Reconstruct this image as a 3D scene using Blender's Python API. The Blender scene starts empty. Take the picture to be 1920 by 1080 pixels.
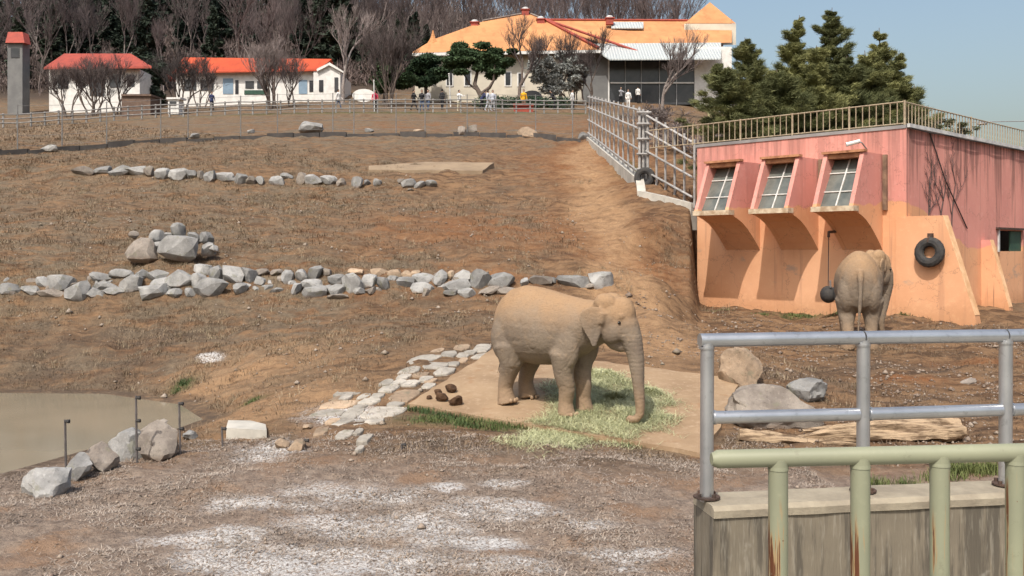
import bpy, math, random
import numpy as np
from mathutils import Vector, Matrix, Euler
R = math.radians
sc = bpy.context.scene
COL = sc.collection

# ------------------------------------------------------------------ camera, light, exposure
F = 1800.0
HY = 470.0
cam_d = bpy.data.cameras.new('camera'); cam = bpy.data.objects.new('camera', cam_d); COL.objects.link(cam)
cam.location = (0, 0, 0); cam.rotation_euler = (R(90), 0, 0)
cam_d.lens = 36 * F / 1920; cam_d.sensor_width = 36
cam_d.shift_y = -(540 - HY) / 1920
cam_d.clip_start = 0.05; cam_d.clip_end = 3000
sc.camera = cam
TRAVEL = Vector((0.725, 1.879, -2.67)).normalized()
world = bpy.data.worlds.new('World'); sc.world = world; world.use_nodes = True
wn = world.node_tree.nodes; wl = world.node_tree.links
bg = wn['Background']
sky = wn.new('ShaderNodeTexSky'); sky.sky_type = 'NISHITA'; sky.sun_disc = False
sky.sun_elevation = math.asin(-TRAVEL.z); sky.sun_rotation = math.atan2(-TRAVEL.x, -TRAVEL.y)
sky.altitude = 0; sky.air_density = 1.4; sky.dust_density = 5.0; sky.ozone_density = 1.4
wl.new(sky.outputs[0], bg.inputs[0]); bg.inputs[1].default_value = 0.15
sun_d = bpy.data.lights.new('sun', 'SUN'); sun_d.energy = 3.6; sun_d.angle = R(0.6); sun_d.color = (1.0, 0.95, 0.87)
sun = bpy.data.objects.new('sun', sun_d); COL.objects.link(sun)
sun.rotation_euler = TRAVEL.to_track_quat('-Z', 'Y').to_euler(); sun.location = (-10, -20, 40)
sc.view_settings.view_transform = 'Standard'; sc.view_settings.look = 'None'
sc.view_settings.exposure = 0.16; sc.view_settings.gamma = 1.0
sc.view_settings.use_curve_mapping = False

# ------------------------------------------------------------------ helpers
def P(px, py, d): return Vector(((px - 960) / F * d, d, (HY - py) / F * d))

def hash2(ix, iy, s):
    h = (ix.astype(np.int64) * 374761393 + iy.astype(np.int64) * 668265263 + s * 974634777) & 0xFFFFFFFF
    h = ((h ^ (h >> 13)) * 1274126177) & 0xFFFFFFFF
    return ((h ^ (h >> 16)) & 0xFFFF) / 65535.0
def vnoise(x, y, s=0):
    ix = np.floor(x); iy = np.floor(y); fx = x - ix; fy = y - iy
    fx = fx * fx * (3 - 2 * fx); fy = fy * fy * (3 - 2 * fy)
    a = hash2(ix, iy, s); b = hash2(ix + 1, iy, s); c = hash2(ix, iy + 1, s); d = hash2(ix + 1, iy + 1, s)
    return (a * (1 - fx) + b * fx) * (1 - fy) + (c * (1 - fx) + d * fx) * fy
def fbm(x, y, s=0, o=3):
    r = 0; a = 0.5; t = 0
    for k in range(o):
        r = r + a * vnoise(x, y, s + k * 17); t += a; a *= 0.5; x = x * 2.03 + 5.1; y = y * 2.03 + 1.7
    return r / t
def sstep(a, b, x):
    t = np.clip((x - a) / (b - a), 0, 1); return t * t * (3 - 2 * t)

def tag(o, label=None, cat=None, group=None, kind=None):
    if label: o['label'] = label
    if cat: o['category'] = cat
    if group: o['group'] = group
    if kind: o['kind'] = kind
    return o
def empty(name, loc, label=None, cat=None, group=None, kind=None, rz=0.0):
    o = bpy.data.objects.new(name, None); COL.objects.link(o); o.location = loc; o.rotation_euler = (0, 0, rz)
    o.empty_display_size = 0.1
    return tag(o, label, cat, group, kind)
def link(name, me, parent=None, loc=None, rot=None, world_coords=True):
    """world_coords: mesh made in world coordinates, parent an unrotated Empty -> shift so it lands where it was made"""
    o = bpy.data.objects.new(name, me); COL.objects.link(o)
    if parent is not None:
        o.parent = parent
        if loc is None and world_coords:
            p = parent; off = Vector((0, 0, 0))
            while p is not None: off += p.location; p = p.parent
            o.location = -off
    if loc is not None: o.location = loc
    if rot is not None: o.rotation_euler = rot
    return o
def copy_tree(o, parent=None):
    c = o.copy(); COL.objects.link(c); c.parent = parent
    for ch in o.children: copy_tree(ch, c)
    return c

class MB:
    def __init__(s): s.v = []; s.f = []; s.m = []
    def add(s, vs, fs, m=0):
        b = len(s.v); s.v += [tuple(x) for x in vs]; s.f += [tuple(b + i for i in f) for f in fs]; s.m += [m] * len(fs)
    def box(s, c, size, M=None, m=0):
        hx, hy, hz = size[0] / 2, size[1] / 2, size[2] / 2
        vs = [Vector((x, y, z)) for x in (-hx, hx) for y in (-hy, hy) for z in (-hz, hz)]
        if M is not None: vs = [M @ v for v in vs]
        c = Vector(c)
        s.add([v + c for v in vs], [(0, 1, 3, 2), (4, 6, 7, 5), (0, 4, 5, 1), (2, 3, 7, 6), (0, 2, 6, 4), (1, 5, 7, 3)], m)
    def tube(s, pts, rad, n=8, cap=True, m=0, squash=None):
        pts = [Vector(p) for p in pts]
        if not hasattr(rad, '__len__'): rad = [rad] * len(pts)
        vs = []; fs = []; u = None
        for i, p in enumerate(pts):
            t = (pts[min(i + 1, len(pts) - 1)] - pts[max(i - 1, 0)])
            t = t.normalized() if t.length > 1e-9 else Vector((0, 0, 1))
            if u is None:
                a = Vector((0, 0, 1)) if abs(t.z) < 0.9 else Vector((1, 0, 0)); u = t.cross(a).normalized()
            else:
                u = (u - t * u.dot(t)); u = u.normalized() if u.length > 1e-6 else t.orthogonal().normalized()
            w = t.cross(u)
            for k in range(n):
                a = 2 * math.pi * k / n
                vs.append(p + (u * math.cos(a) + w * math.sin(a)) * rad[i])
        for i in range(len(pts) - 1):
            for k in range(n):
                k2 = (k + 1) % n
                fs.append((i * n + k, i * n + k2, (i + 1) * n + k2, (i + 1) * n + k))
        if cap:
            fs.append(tuple(reversed(range(n)))); fs.append(tuple(range((len(pts) - 1) * n, len(pts) * n)))
        s.add(vs, fs, m)
    def ell(s, c, r, n=12, k=8, M=None, m=0):
        c = Vector(c); vs = []; fs = []
        if not hasattr(r, '__len__'): r = (r, r, r)
        vs.append(Vector((0, 0, r[2])))
        for i in range(1, k):
            th = math.pi * i / k
            for j in range(n):
                ph = 2 * math.pi * j / n
                vs.append(Vector((r[0] * math.sin(th) * math.cos(ph), r[1] * math.sin(th) * math.sin(ph), r[2] * math.cos(th))))
        vs.append(Vector((0, 0, -r[2])))
        for j in range(n): fs.append((0, 1 + j, 1 + (j + 1) % n))
        for i in range(k - 2):
            for j in range(n):
                a = 1 + i * n + j; b = 1 + i * n + (j + 1) % n; fs.append((a, a + n, b + n, b))
        L = len(vs) - 1; b0 = 1 + (k - 2) * n
        for j in range(n): fs.append((b0 + j, L, b0 + (j + 1) % n))
        if M is not None: vs = [M @ v for v in vs]
        s.add([v + c for v in vs], fs, m)
    def prism(s, poly, d, m=0):
        """poly: list of 3D points, extruded by vector d"""
        n = len(poly); poly = [Vector(p) for p in poly]; d = Vector(d)
        s.add(poly + [p + d for p in poly],
              [tuple(range(n)), tuple(reversed(range(n, 2 * n)))] + [(i, i + n, (i + 1) % n + n, (i + 1) % n) for i in range(n)], m)
    def quad(s, a, b, c, d, m=0): s.add([a, b, c, d], [(0, 1, 2, 3)], m)
    def mesh(s, name, mats, smooth=False, fix=True):
        me = bpy.data.meshes.new(name); me.from_pydata([tuple(v) for v in s.v], [], s.f)
        for mt in (mats if isinstance(mats, (list, tuple)) else [mats]): me.materials.append(mt)
        if any(s.m): me.polygons.foreach_set('material_index', s.m)
        if fix:
            import bmesh
            bm = bmesh.new(); bm.from_mesh(me); bmesh.ops.recalc_face_normals(bm, faces=bm.faces); bm.to_mesh(me); bm.free()
        if smooth:
            me.polygons.foreach_set('use_smooth', [True] * len(me.polygons))
            me.set_sharp_from_angle(angle=R(50))
        me.update(); return me
    def build(s, name, mats, parent=None, smooth=False, loc=None, fix=True, wc=True):
        return link(name, s.mesh(name, mats, smooth, fix), parent, loc, world_coords=wc)

def np_mesh(name, verts, faces, mat, smooth=False):
    me = bpy.data.meshes.new(name)
    verts = np.asarray(verts, dtype=np.float32); faces = np.asarray(faces, dtype=np.int32)
    k = faces.shape[1]; nf = len(faces)
    me.vertices.add(len(verts)); me.vertices.foreach_set('co', verts.ravel())
    me.loops.add(nf * k); me.loops.foreach_set('vertex_index', faces.ravel())
    me.polygons.add(nf); me.polygons.foreach_set('loop_start', np.arange(nf, dtype=np.int32) * k)
    me.polygons.foreach_set('loop_total', np.full(nf, k, dtype=np.int32))
    if smooth: me.polygons.foreach_set('use_smooth', np.ones(nf, dtype=bool))
    me.update(calc_edges=True); me.materials.append(mat); me.validate(); return me

def remesh(mb, name, mats, voxel, it=6, fac=0.5, post=None):
    me = mb.mesh(name, mats, True)
    o = bpy.data.objects.new(name, me); COL.objects.link(o)
    md = o.modifiers.new('r', 'REMESH'); md.mode = 'VOXEL'; md.voxel_size = voxel; md.use_smooth_shade = True
    sm = o.modifiers.new('s', 'SMOOTH'); sm.factor = fac; sm.iterations = it
    bpy.context.view_layer.update()
    dg = bpy.context.evaluated_depsgraph_get()
    m2 = bpy.data.meshes.new_from_object(o.evaluated_get(dg), depsgraph=dg)
    bpy.data.objects.remove(o); m2.name = name
    m2.materials.clear()
    for mt in (mats if isinstance(mats, (list, tuple)) else [mats]): m2.materials.append(mt)
    if post: post(m2)
    m2.polygons.foreach_set('use_smooth', [True] * len(m2.polygons))
    return m2

# ------------------------------------------------------------------ materials
class NT:
    def __init__(s, name):
        s.m = bpy.data.materials.new(name); s.m.use_nodes = True
        s.n = s.m.node_tree.nodes; s.l = s.m.node_tree.links; s.b = s.n['Principled BSDF']
    def set(s, sock, v):
        if v is None: return
        if isinstance(v, bpy.types.NodeSocket): s.l.new(v, sock)
        else:
            if hasattr(v, '__len__') and len(v) == 3 and len(sock.default_value) == 4: v = (*v, 1)
            sock.default_value = v
    def coord(s, kind='Object'):
        if kind == 'pos': return s.n.new('ShaderNodeNewGeometry').outputs['Position']
        return s.n.new('ShaderNodeTexCoord').outputs[kind]
    def mapping(s, v, scale=(1, 1, 1), rot=(0, 0, 0), loc=(0, 0, 0)):
        m = s.n.new('ShaderNodeMapping'); s.l.new(v, m.inputs[0]); m.inputs['Scale'].default_value = scale
        m.inputs['Rotation'].default_value = rot; m.inputs['Location'].default_value = loc; return m.outputs[0]
    def noise(s, v, scale, detail=4, rough=0.6, col=False, dist=0):
        t = s.n.new('ShaderNodeTexNoise'); s.l.new(v, t.inputs['Vector']); t.inputs['Scale'].default_value = scale
        t.inputs['Detail'].default_value = detail; t.inputs['Roughness'].default_value = rough; t.inputs['Distortion'].default_value = dist
        return t.outputs['Color' if col else 0]
    def vor(s, v, scale, feat='F1', out='Distance'):
        t = s.n.new('ShaderNodeTexVoronoi'); t.feature = feat; s.l.new(v, t.inputs['Vector']); t.inputs['Scale'].default_value = scale
        return t.outputs[out]
    def ramp(s, f, a, b):
        t = s.n.new('ShaderNodeMapRange'); t.interpolation_type = 'SMOOTHSTEP'; s.set(t.inputs[0], f)
        t.inputs[1].default_value = a; t.inputs[2].default_value = b; return t.outputs[0]
    def mix(s, f, a, b, mode='MIX'):
        t = s.n.new('ShaderNodeMix'); t.data_type = 'RGBA'; t.blend_type = mode
        s.set(t.inputs[0], f); s.set(t.inputs[6], a); s.set(t.inputs[7], b); return t.outputs[2]
    def math(s, op, a, b=0.0):
        t = s.n.new('ShaderNodeMath'); t.operation = op; s.set(t.inputs[0], a); s.set(t.inputs[1], b); return t.outputs[0]
    def sep(s, v):
        t = s.n.new('ShaderNodeSeparateXYZ'); s.l.new(v, t.inputs[0]); return t.outputs
    def attr(s, name):
        t = s.n.new('ShaderNodeAttribute'); t.attribute_name = name; return t.outputs['Color']
    def sepc(s, c):
        t = s.n.new('ShaderNodeSeparateColor'); s.l.new(c, t.inputs[0]); return t.outputs
    def rnd(s): return s.n.new('ShaderNodeObjectInfo').outputs['Random']
    def bump(s, h, strength=0.3, dist=0.02):
        t = s.n.new('ShaderNodeBump'); t.inputs['Strength'].default_value = strength; t.inputs['Distance'].default_value = dist
        s.l.new(h, t.inputs['Height']); s.l.new(t.outputs[0], s.b.inputs['Normal'])
    def done(s, col, rough=0.85, metal=0.0, spec=0.35):
        s.set(s.b.inputs['Base Color'], col); s.set(s.b.inputs['Roughness'], rough)
        s.b.inputs['Metallic'].default_value = metal; s.b.inputs['Specular IOR Level'].default_value = spec
        return s.m
def simple(name, c, c2=None, scale=3.0, rough=0.85, bump=0.25, bscale=None, metal=0.0, spec=0.3, rnd=0.0, coord='Object', bd=0.02):
    t = NT(name); v = t.coord(coord)
    c2 = c2 or tuple(x * 0.72 for x in c)
    n = t.noise(v, scale, 5, 0.65)
    col = t.mix(t.ramp(n, 0.32, 0.68), c, c2)
    if rnd:
        r = t.math('MULTIPLY_ADD', t.rnd(), 2 * rnd); r.node.inputs[2].default_value = 1 - rnd
        cc = t.n.new('ShaderNodeCombineColor'); [t.l.new(r, cc.inputs[i]) for i in range(3)]
        col = t.mix(1.0, col, cc.outputs[0], 'MULTIPLY')
    if bump: t.bump(t.noise(v, bscale or scale * 6, 6, 0.7), bump, bd)
    return t.done(col, rough, metal, spec)
M = {}
def rock_mat(name, a, b, soil, rnd=.25, soilamt=.7):
    t = NT(name); v = t.coord('pos'); g = t.coord('Generated')
    n1 = t.noise(v, 2.4, 5, .65); n2 = t.noise(v, 13, 5, .75); n3 = t.noise(v, 5, 4, .6)
    c = t.mix(t.ramp(n1, .34, .66), a, b)
    c = t.mix(t.math('MULTIPLY', t.ramp(n2, .56, .70), .5), c, tuple(min(.8, x * 1.35) for x in a))
    c = t.mix(t.math('MULTIPLY', t.ramp(n2, .44, .30), .65), c, tuple(x * .45 for x in b))
    r = t.math('MULTIPLY_ADD', t.rnd(), 2 * rnd); r.node.inputs[2].default_value = 1 - rnd
    cc = t.n.new('ShaderNodeCombineColor'); [t.l.new(r, cc.inputs[i]) for i in range(3)]
    c = t.mix(1.0, c, cc.outputs[0], 'MULTIPLY')
    c = t.mix(t.math('MULTIPLY', t.ramp(n3, .58, .68), .5), c, (.17, .165, .11))
    lo = t.ramp(t.math('ADD', t.sep(g)[2], t.math('MULTIPLY', t.math('SUBTRACT', n3, .5), .6)), .34, .02)
    c = t.mix(t.math('MULTIPLY', lo, soilamt), c, soil)
    t.bump(t.math('ADD', n2, n1), .6, .03)
    return t.done(c, .92, 0, .2)
SOIL = (.17, .105, .065)
M['granite'] = rock_mat('granite', (.32, .313, .30), (.195, .19, .182), SOIL)
M['tan_stone'] = rock_mat('tan_stone', (.42, .31, .215), (.27, .20, .14), SOIL)
M['brown_stone'] = rock_mat('brown_stone', (.27, .235, .20), (.165, .14, .12), SOIL)
M['flag'] = rock_mat('flagstone_rock', (.40, .365, .315), (.27, .245, .21), SOIL, .22, .0)
M['concrete'] = simple('concrete', (.40, .37, .31), (.28, .26, .23), 1.5, .9, .3, 20)
M['white_concrete'] = simple('pale_concrete', (.52, .49, .43), (.36, .34, .30), 1.5, .9, .2, 12)
M['wood_grey'] = simple('weathered_wood', (.40, .385, .37), (.27, .26, .25), 6, .9, .4, 30, rnd=.15)
M['rail_grey'] = simple('grey_rail', (.26, .25, .24), (.17, .165, .16), 6, .85, .2, 30, rnd=.2)
M['bark'] = simple('bark', (.16, .125, .105), (.085, .067, .058), 5, .95, .4, 25, rnd=.15)
M['bark_pale'] = simple('pale_bark', (.30, .26, .24), (.17, .145, .135), 5, .95, .4, 25, rnd=.15)
M['twig'] = simple('twig', (.105, .082, .078), (.065, .052, .05), 2, .95, 0, rnd=.2)
M['twig_pale'] = simple('pale_twig', (.21, .17, .16), (.14, .115, .108), 2, .95, 0, rnd=.15)
M['twig_dark'] = simple('dark_twig', (.075, .062, .06), (.05, .042, .04), 2, .95, 0, rnd=.2)
M['white'] = simple('white_paint', (.74, .73, .70), (.60, .59, .56), 2, .6, .1)
M['cream'] = simple('cream_wall', (.62, .57, .47), (.50, .46, .38), .5, .85, .15, 4)
M['greywall'] = simple('grey_wall', (.19, .19, .185), (.14, .14, .14), .8, .8, .1)
M['dark'] = simple('opening_shade', (.025, .026, .03), (.018, .018, .02), 2, .5, 0)  # near-black tone paints the shade inside openings
M['rubber'] = simple('black_rubber', (.03, .03, .032), (.055, .05, .045), 6, .8, .5, 22)
M['wire'] = simple('dull_wire', (.24, .24, .24), (.18, .17, .16), 6, .6, 0, metal=.3)
M['metal_grey'] = simple('grey_metal', (.34, .34, .345), (.24, .235, .23), 4, .5, .1, metal=.5)
M['dung'] = simple('dung', (.10, .055, .03), (.055, .03, .017), 9, .95, .8, 30)
def mat_foliage(name, a, b, sc_=1.2):
    t = NT(name); v = t.coord('Object')
    n = t.noise(v, sc_, 4, .6)
    r = t.math('ADD', n, t.math('MULTIPLY', t.math('SUBTRACT', t.rnd(), .5), .3)); r = t.math('ADD', r, t.math('MULTIPLY', t.math('SUBTRACT', t.noise(v, 34, 1, .5), .5), .55))
    col = t.mix(t.ramp(r, .3, .7), a, b)
    t.b.inputs['Subsurface Weight'].default_value = 0
    return t.done(col, .75, 0, .25)
M['cedar'] = mat_foliage('cedar_needles', (.10, .112, .048), (.26, .26, .105), 1.3)
M['pine'] = mat_foliage('pine_needles', (.020, .042, .022), (.055, .090, .040), 1.2)
M['evergreen'] = mat_foliage('dark_evergreen', (.018, .030, .022), (.045, .060, .040), .6)
M['shrub'] = mat_foliage('shrub_leaf', (.05, .065, .03), (.14, .13, .07), 1.5)
M['hedge'] = mat_foliage('hedge_leaf', (.04, .075, .045), (.085, .12, .07), 2)
M['magnolia'] = mat_foliage('magnolia_bud', (.16, .17, .165), (.34, .35, .33), 2.5)
M['grass_green'] = mat_foliage('green_grass', (.05, .085, .03), (.13, .15, .05), 2)
M['grass_dry'] = mat_foliage('dry_grass', (.13, .088, .055), (.29, .215, .14), .8)
M['grass_straw'] = mat_foliage('straw_grass', (.17, .125, .08), (.36, .29, .19), .8)
M['wood_twig'] = simple('wood_twig', (.135, .105, .102), (.085, .068, .066), 2, .95, 0, rnd=.25)
M['wood_bark'] = simple('wood_bark', (.17, .14, .128), (.10, .082, .075), 5, .95, .3, 25, rnd=.3)
M['brush'] = mat_foliage('leafless_brush', (.085, .066, .06), (.17, .13, .118), .3)
M['hay'] = mat_foliage('hay_straw', (.37, .38, .21), (.56, .56, .34), 1.4)
M['hay_dark'] = mat_foliage('hay_green', (.16, .17, .07), (.30, .29, .13), 3)
# ------------------------------------------------------------------ terrain
C0 = Vector((11.5, 28.0, 0)); UL = Vector((-0.69, 0.724, 0)).normalized(); UR = Vector((0.724, 0.69, 0)).normalized()
NL = -UR; NR = -UL                       # outward normals of the left and right faces
ZT = 3.58
def HP(s, p, z): return C0 + UL * s + NL * p + Vector((0, 0, z))      # a point near the left face
def HQ(r, p, z): return C0 + UR * r + NR * p + Vector((0, 0, z))      # a point near the right face
cp = []
def cpx(*a):
    for px, py, d in a: cp.append(tuple(P(px, py, d)))
def cz(*a): cp.extend(a)
cz(*[(x, y, -3.05) for x in (-14, -7, 0, 7, 14) for y in (-10, 2, 9)])
cz((-4, 12, -3.05), (0, 12.3, -3.06), (4, 12, -3.1), (7, 12.3, -3.15))
cpx((765, 757, 16.7), (1325, 850, 14.3), (1393, 714, 18.1), (925, 655, 20.5), (1080, 740, 17.2))
cpx((1150, 620, 22.3), (940, 605, 22.8), (700, 620, 22.4), (500, 640, 22.4), (300, 665, 22.6), (100, 690, 22.4))
cpx((200, 733, 21.2), (385, 775, 18.0), (0, 733, 21.2), (250, 868, 14.2), (60, 905, 13.0), (520, 760, 17.0), (620, 780, 16.2), (440, 830, 15.2))
cz((-14, 15, -3.0), (-14, 21, -3.0))
for px in (0, 150, 300, 470, 640, 800, 950, 1120): cpx((px, 562 - px * .012, 26.0), (px, 509 + (8 if px < 200 else 0) + (6 if px > 1000 else 0), 26.9))
cpx((-80, 562, 26.0), (-80, 515, 26.9))
cpx((320, 480, 29), (100, 470, 29.5), (700, 470, 29.5), (1000, 470, 29.5), (1180, 520, 27))
cpx((700, 420, 33.5), (200, 400, 35), (1000, 425, 33.5), (1150, 425, 33.7), (450, 420, 33.5))
cpx((150, 334, 43), (450, 347, 42), (800, 354, 41.5), (0, 340, 43)); cpx((150, 318, 43.7), (450, 322, 42.8), (800, 337, 42.3), (0, 325, 43.7))
cpx((1100, 300, 48), (1150, 355, 39), (800, 300, 48), (450, 295, 48), (100, 305, 47))
for px, py, d in ((0, 292, 50), (150, 281, 53), (300, 268, 55.5), (450, 261, 57), (600, 256, 58), (800, 256, 58), (1000, 258, 58), (1095, 268, 55)): cpx((px, py, d))
cpx((600, 213, 75), (1100, 216, 74), (850, 213, 75), (300, 225, 73), (0, 245, 70))
cpx((600, 203, 85), (0, 225, 85), (1100, 203, 85), (300, 210, 85), (960, 188, 100), (0, 198, 100), (1300, 196, 98), (500, 188, 100))
cpx((1197, 343, 38), (1150, 300, 47), (1105, 266, 55), (1298, 392, 34.6), (1250, 368, 36.2))
cpx((1240, 525, 26.8), (1225, 590, 24), (1245, 430, 32))
for s in (.3, 2, 3.4): cz(tuple(HP(s, .25, -1.95)), tuple(HP(s, 2.2, -2.05)))
cpx((1335, 436, 32.8), (1335, 500, 30.2), (1330, 556, 28.2))
cz(tuple(HP(6.8, 2.2, -.3)))
cpx((1290, 440, 32.6), (1286, 500, 30.2), (1280, 555, 28), (1272, 588, 26.4))
for r in (1, 3, 6, 9, 13): cz(tuple(HQ(r, .3, -1.87)), tuple(HQ(r, 3, -2.0)))
cz((8.4, 23, -2.36), (11, 23, -2.38), (14, 23, -2.35), (7, 19, -2.74), (11, 18, -2.85), (5.8, 15.6, -3.02), (8, 15.3, -3.05), (11, 14, -3.1), (16, 14, -3.1))
cz((6.2, 25.5, -2.1), (5.4, 22, -2.3), (18, 20, -2.7))
cz((9, 37, 2.4), (14, 40, 3.2), (11, 46, 4.0), (20, 44, 3.0), (8, 42, 3.4), (26, 40, -1.0), (30, 55, 4), (24, 60, 7.0), (16, 60, 8.0), (35, 75, 6))
cz((-40, 100, 15), (-60, 60, 8), (-30, 30, -.5), (-40, 20, -2), (45, 25, -3), (60, 60, 3), (50, 100, 8), (34, 105, 12))
cz((-80, 150, 32), (-30, 130, 27), (0, 130, 27), (20, 126, 24), (30, 135, 19), (45, 150, 10), (-50, 190, 46), (0, 190, 46), (18, 180, 36), (38, 180, 18), (70, 170, 8), (80, 230, 8), (-80, 230, 46), (0, 230, 46), (35, 235, 14), (-120, 100, 18), (-120, 0, -3), (90, 0, -3), (90, 110, 6), (0, -40, -3), (-120, 200, 44))
cp = np.array(cp)
CC = 1.2
def _k(r2): return np.sqrt(r2 + CC)
_d2 = ((cp[:, None, :2] - cp[None, :, :2]) ** 2).sum(-1)
_n = len(cp)
_A = np.zeros((_n + 3, _n + 3)); _A[:_n, :_n] = _k(_d2) - np.eye(_n) * .02
_A[:_n, _n] = 1; _A[:_n, _n + 1:] = cp[:, :2]; _A[_n, :_n] = 1; _A[_n + 1:, :_n] = cp[:, :2].T
_w = np.linalg.solve(_A, np.concatenate([cp[:, 2], [0, 0, 0]]))
def base_z(x, y):
    x = np.asarray(x, float); y = np.asarray(y, float); sh = x.shape; x = x.ravel(); y = y.ravel(); out = np.empty(len(x))
    for i in range(0, len(x), 40000):
        a = x[i:i + 40000, None] - cp[None, :, 0]; b = y[i:i + 40000, None] - cp[None, :, 1]
        out[i:i + 40000] = _k(a * a + b * b) @ _w[:_n] + _w[_n] + x[i:i + 40000] * _w[_n + 1] + y[i:i + 40000] * _w[_n + 2]
    return out.reshape(sh)
# feeding pad: a flat slab following z = -5.17 + .15 y
PADA = np.array([-1.81, 16.7]); PADB = np.array([2.9, 14.3]); PADE = np.array([-.35, 20.6]); PADD = PADB + (PADE - PADA)
PADC = PADB + (PADE - PADA) * .0
def pad_z(y): return -5.17 + .15 * y
def seg_in(x, y, poly, soft):
    """signed distance-like inside measure for a convex ccw polygon"""
    d = np.full(np.shape(x), 1e9)
    n = len(poly)
    for i in range(n):
        a = poly[i]; b = poly[(i + 1) % n]; e = (b[0] - a[0], b[1] - a[1]); L = math.hypot(*e)
        d = np.minimum(d, (e[0] * (y - a[1]) - e[1] * (x - a[0])) / L)
    return d
PAD = [PADA, PADB, PADD, PADE]
ZW = -3.13
def w2(px, py, z): d = z / ((HY - py) / F); return ((px - 960) / F * d, d)
POND = [w2(-260, 905, ZW), w2(0, 893, ZW), w2(180, 842, ZW), w2(330, 808, ZW), w2(392, 786, ZW), w2(345, 757, ZW), w2(200, 737, ZW), w2(-500, 732, ZW)]
def poly_sd(x, y, poly):
    """signed distance, positive inside, any simple polygon"""
    x = np.asarray(x, float); y = np.asarray(y, float)
    d = np.full(x.shape, 1e9); ins = np.zeros(x.shape, bool); n = len(poly)
    for i in range(n):
        ax, ay = poly[i]; bx, by = poly[(i + 1) % n]; ex, ey = bx - ax, by - ay
        t = np.clip(((x - ax) * ex + (y - ay) * ey) / (ex * ex + ey * ey), 0, 1)
        d = np.minimum(d, np.hypot(x - ax - t * ex, y - ay - t * ey))
        c = ((ay > y) != (by > y)) & (x < ex * (y - ay) / (ey if abs(ey) > 1e-9 else 1e-9) + ax); ins ^= c
    return np.where(ins, d, -d)
def terrain(x, y, rough=True):
    x = np.asarray(x, float); y = np.asarray(y, float)
    z = base_z(x, y)
    # the hillside is cut away along the left end of the house yard
    zy = np.minimum(-1.93, -4.43 + .09 * y); cut = sstep(.0, .40, x - .1875 * y + .10) * sstep(22, 27.5, y) * (y < 37)
    z = z * (1 - cut) + np.minimum(z, zy) * cut
    pd = seg_in(x, y, PAD, 0)
    if rough:
        far = sstep(14, 26, y); wall = 1 - .8 * sstep(0, .8, (x - C0.x) * NL.x + (y - C0.y) * NL.y + 1) * sstep(26, 27, y) * (x > 6.5)
        am = sstep(1, 7, y)
        q = (fbm(x * 1.1, y * 1.1, 3, 3) - .5) * (.16 * far + .14) + (fbm(x * 1.7, y * 4.0, 9, 3) - .5) * (.10 + .11 * far) + (fbm(x * 11, y * 11, 21, 2) - .5) * .055
        q = q * np.where(y > 60, .5, 1)
        z = z + q * am * sstep(.1, -.5, pd)
    # blend into the pad plane
    z = np.where(pd > -1.2, z * (1 - sstep(-1.2, -.05, pd)) + (pad_z(y) - .07) * sstep(-1.2, -.05, pd), z)
    z = np.where(pd > 0, pad_z(y) - .07, z)
    s = poly_sd(x, y, POND)
    z = np.where(s > -.9, z * (1 - sstep(-.9, .0, s)) + (ZW + .03 - .35 * sstep(-.05, .8, s)) * sstep(-.9, .0, s), z)
    return z
def gz(x, y): return float(terrain(np.array([x]), np.array([y]))[0])
def hit(px, py, d0=7.0, d1=130.0, rough=True):
    """where the ray through a photo pixel first meets the ground"""
    t = np.concatenate([np.arange(d0, 60, .1), np.arange(60, d1, .4)])
    x = (px - 960) / F * t; z = (HY - py) / F * t
    g = terrain(x, t, rough) - z
    i = int(np.argmax(g > 0))
    if g[i] <= 0: return P(px, py, d1)
    if i > 0:
        f = g[i - 1] / (g[i - 1] - g[i]); d = t[i - 1] + f * (t[i] - t[i - 1])
    else: d = t[0]
    return P(px, py, d)
def axis(segs):
    out = []
    for a, b, st in segs: out += list(np.arange(a, b - 1e-6, st))
    return np.array(out + [segs[-1][1]])
gx = axis([(-400, -160, 40), (-160, -60, 5), (-60, -28, 1.2), (-28, -13, .28), (-13, -6, .1), (-6, 7, .065), (7, 14, .1), (14, 26, .28), (26, 60, 1.2), (60, 160, 5), (160, 400, 40)])
gy = axis([(-120, -10, 10), (-10, 7, 1), (7, 12, .055), (12, 18, .065), (18, 30, .09), (30, 48, .14), (48, 80, .3), (80, 120, .8), (120, 260, 3), (260, 500, 40)])
GX, GY = np.meshgrid(gx, gy)
GZ = terrain(GX, GY)
nx, ny = len(gx), len(gy)
idx = np.arange(nx * ny).reshape(ny, nx)
quads = np.stack([idx[:-1, :-1], idx[:-1, 1:], idx[1:, 1:], idx[1:, :-1]], -1).reshape(-1, 4)
# surface kinds (what the soil itself is): path sand, dry grass, pale crust, red earth, damp soil, green
def blob(px, py, rx, ry, d=None):
    h = hit(px, py, rough=False) if d is None else P(px, py, d)
    return (h.x, h.y, rx, ry)
def gauss(bl, x, y):
    r = np.zeros_like(x)
    for bx, by, rx, ry in bl: r = np.maximum(r, np.exp(-((x - bx) / rx) ** 2 - ((y - by) / ry) ** 2))
    return r
wob = fbm(GX * .35, GY * .35, 31, 3) - .5; wob2 = fbm(GX * 1.6, GY * 1.6, 37, 3) - .5
pathpts = [hit(px, py, rough=False) for px, py in ((1100, 272), (1095, 310), (1110, 350), (1120, 400), (1150, 460), (1185, 520), (1180, 580), (1150, 625), (1250, 640))]
pdist = np.full(GX.shape, 1e9)
for a, b in zip(pathpts[:-1], pathpts[1:]):
    ex, ey = b.x - a.x, b.y - a.y; t = np.clip(((GX - a.x) * ex + (GY - a.y) * ey) / (ex * ex + ey * ey), 0, 1)
    pdist = np.minimum(pdist, np.hypot(GX - a.x - t * ex, GY - a.y - t * ey))
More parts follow.
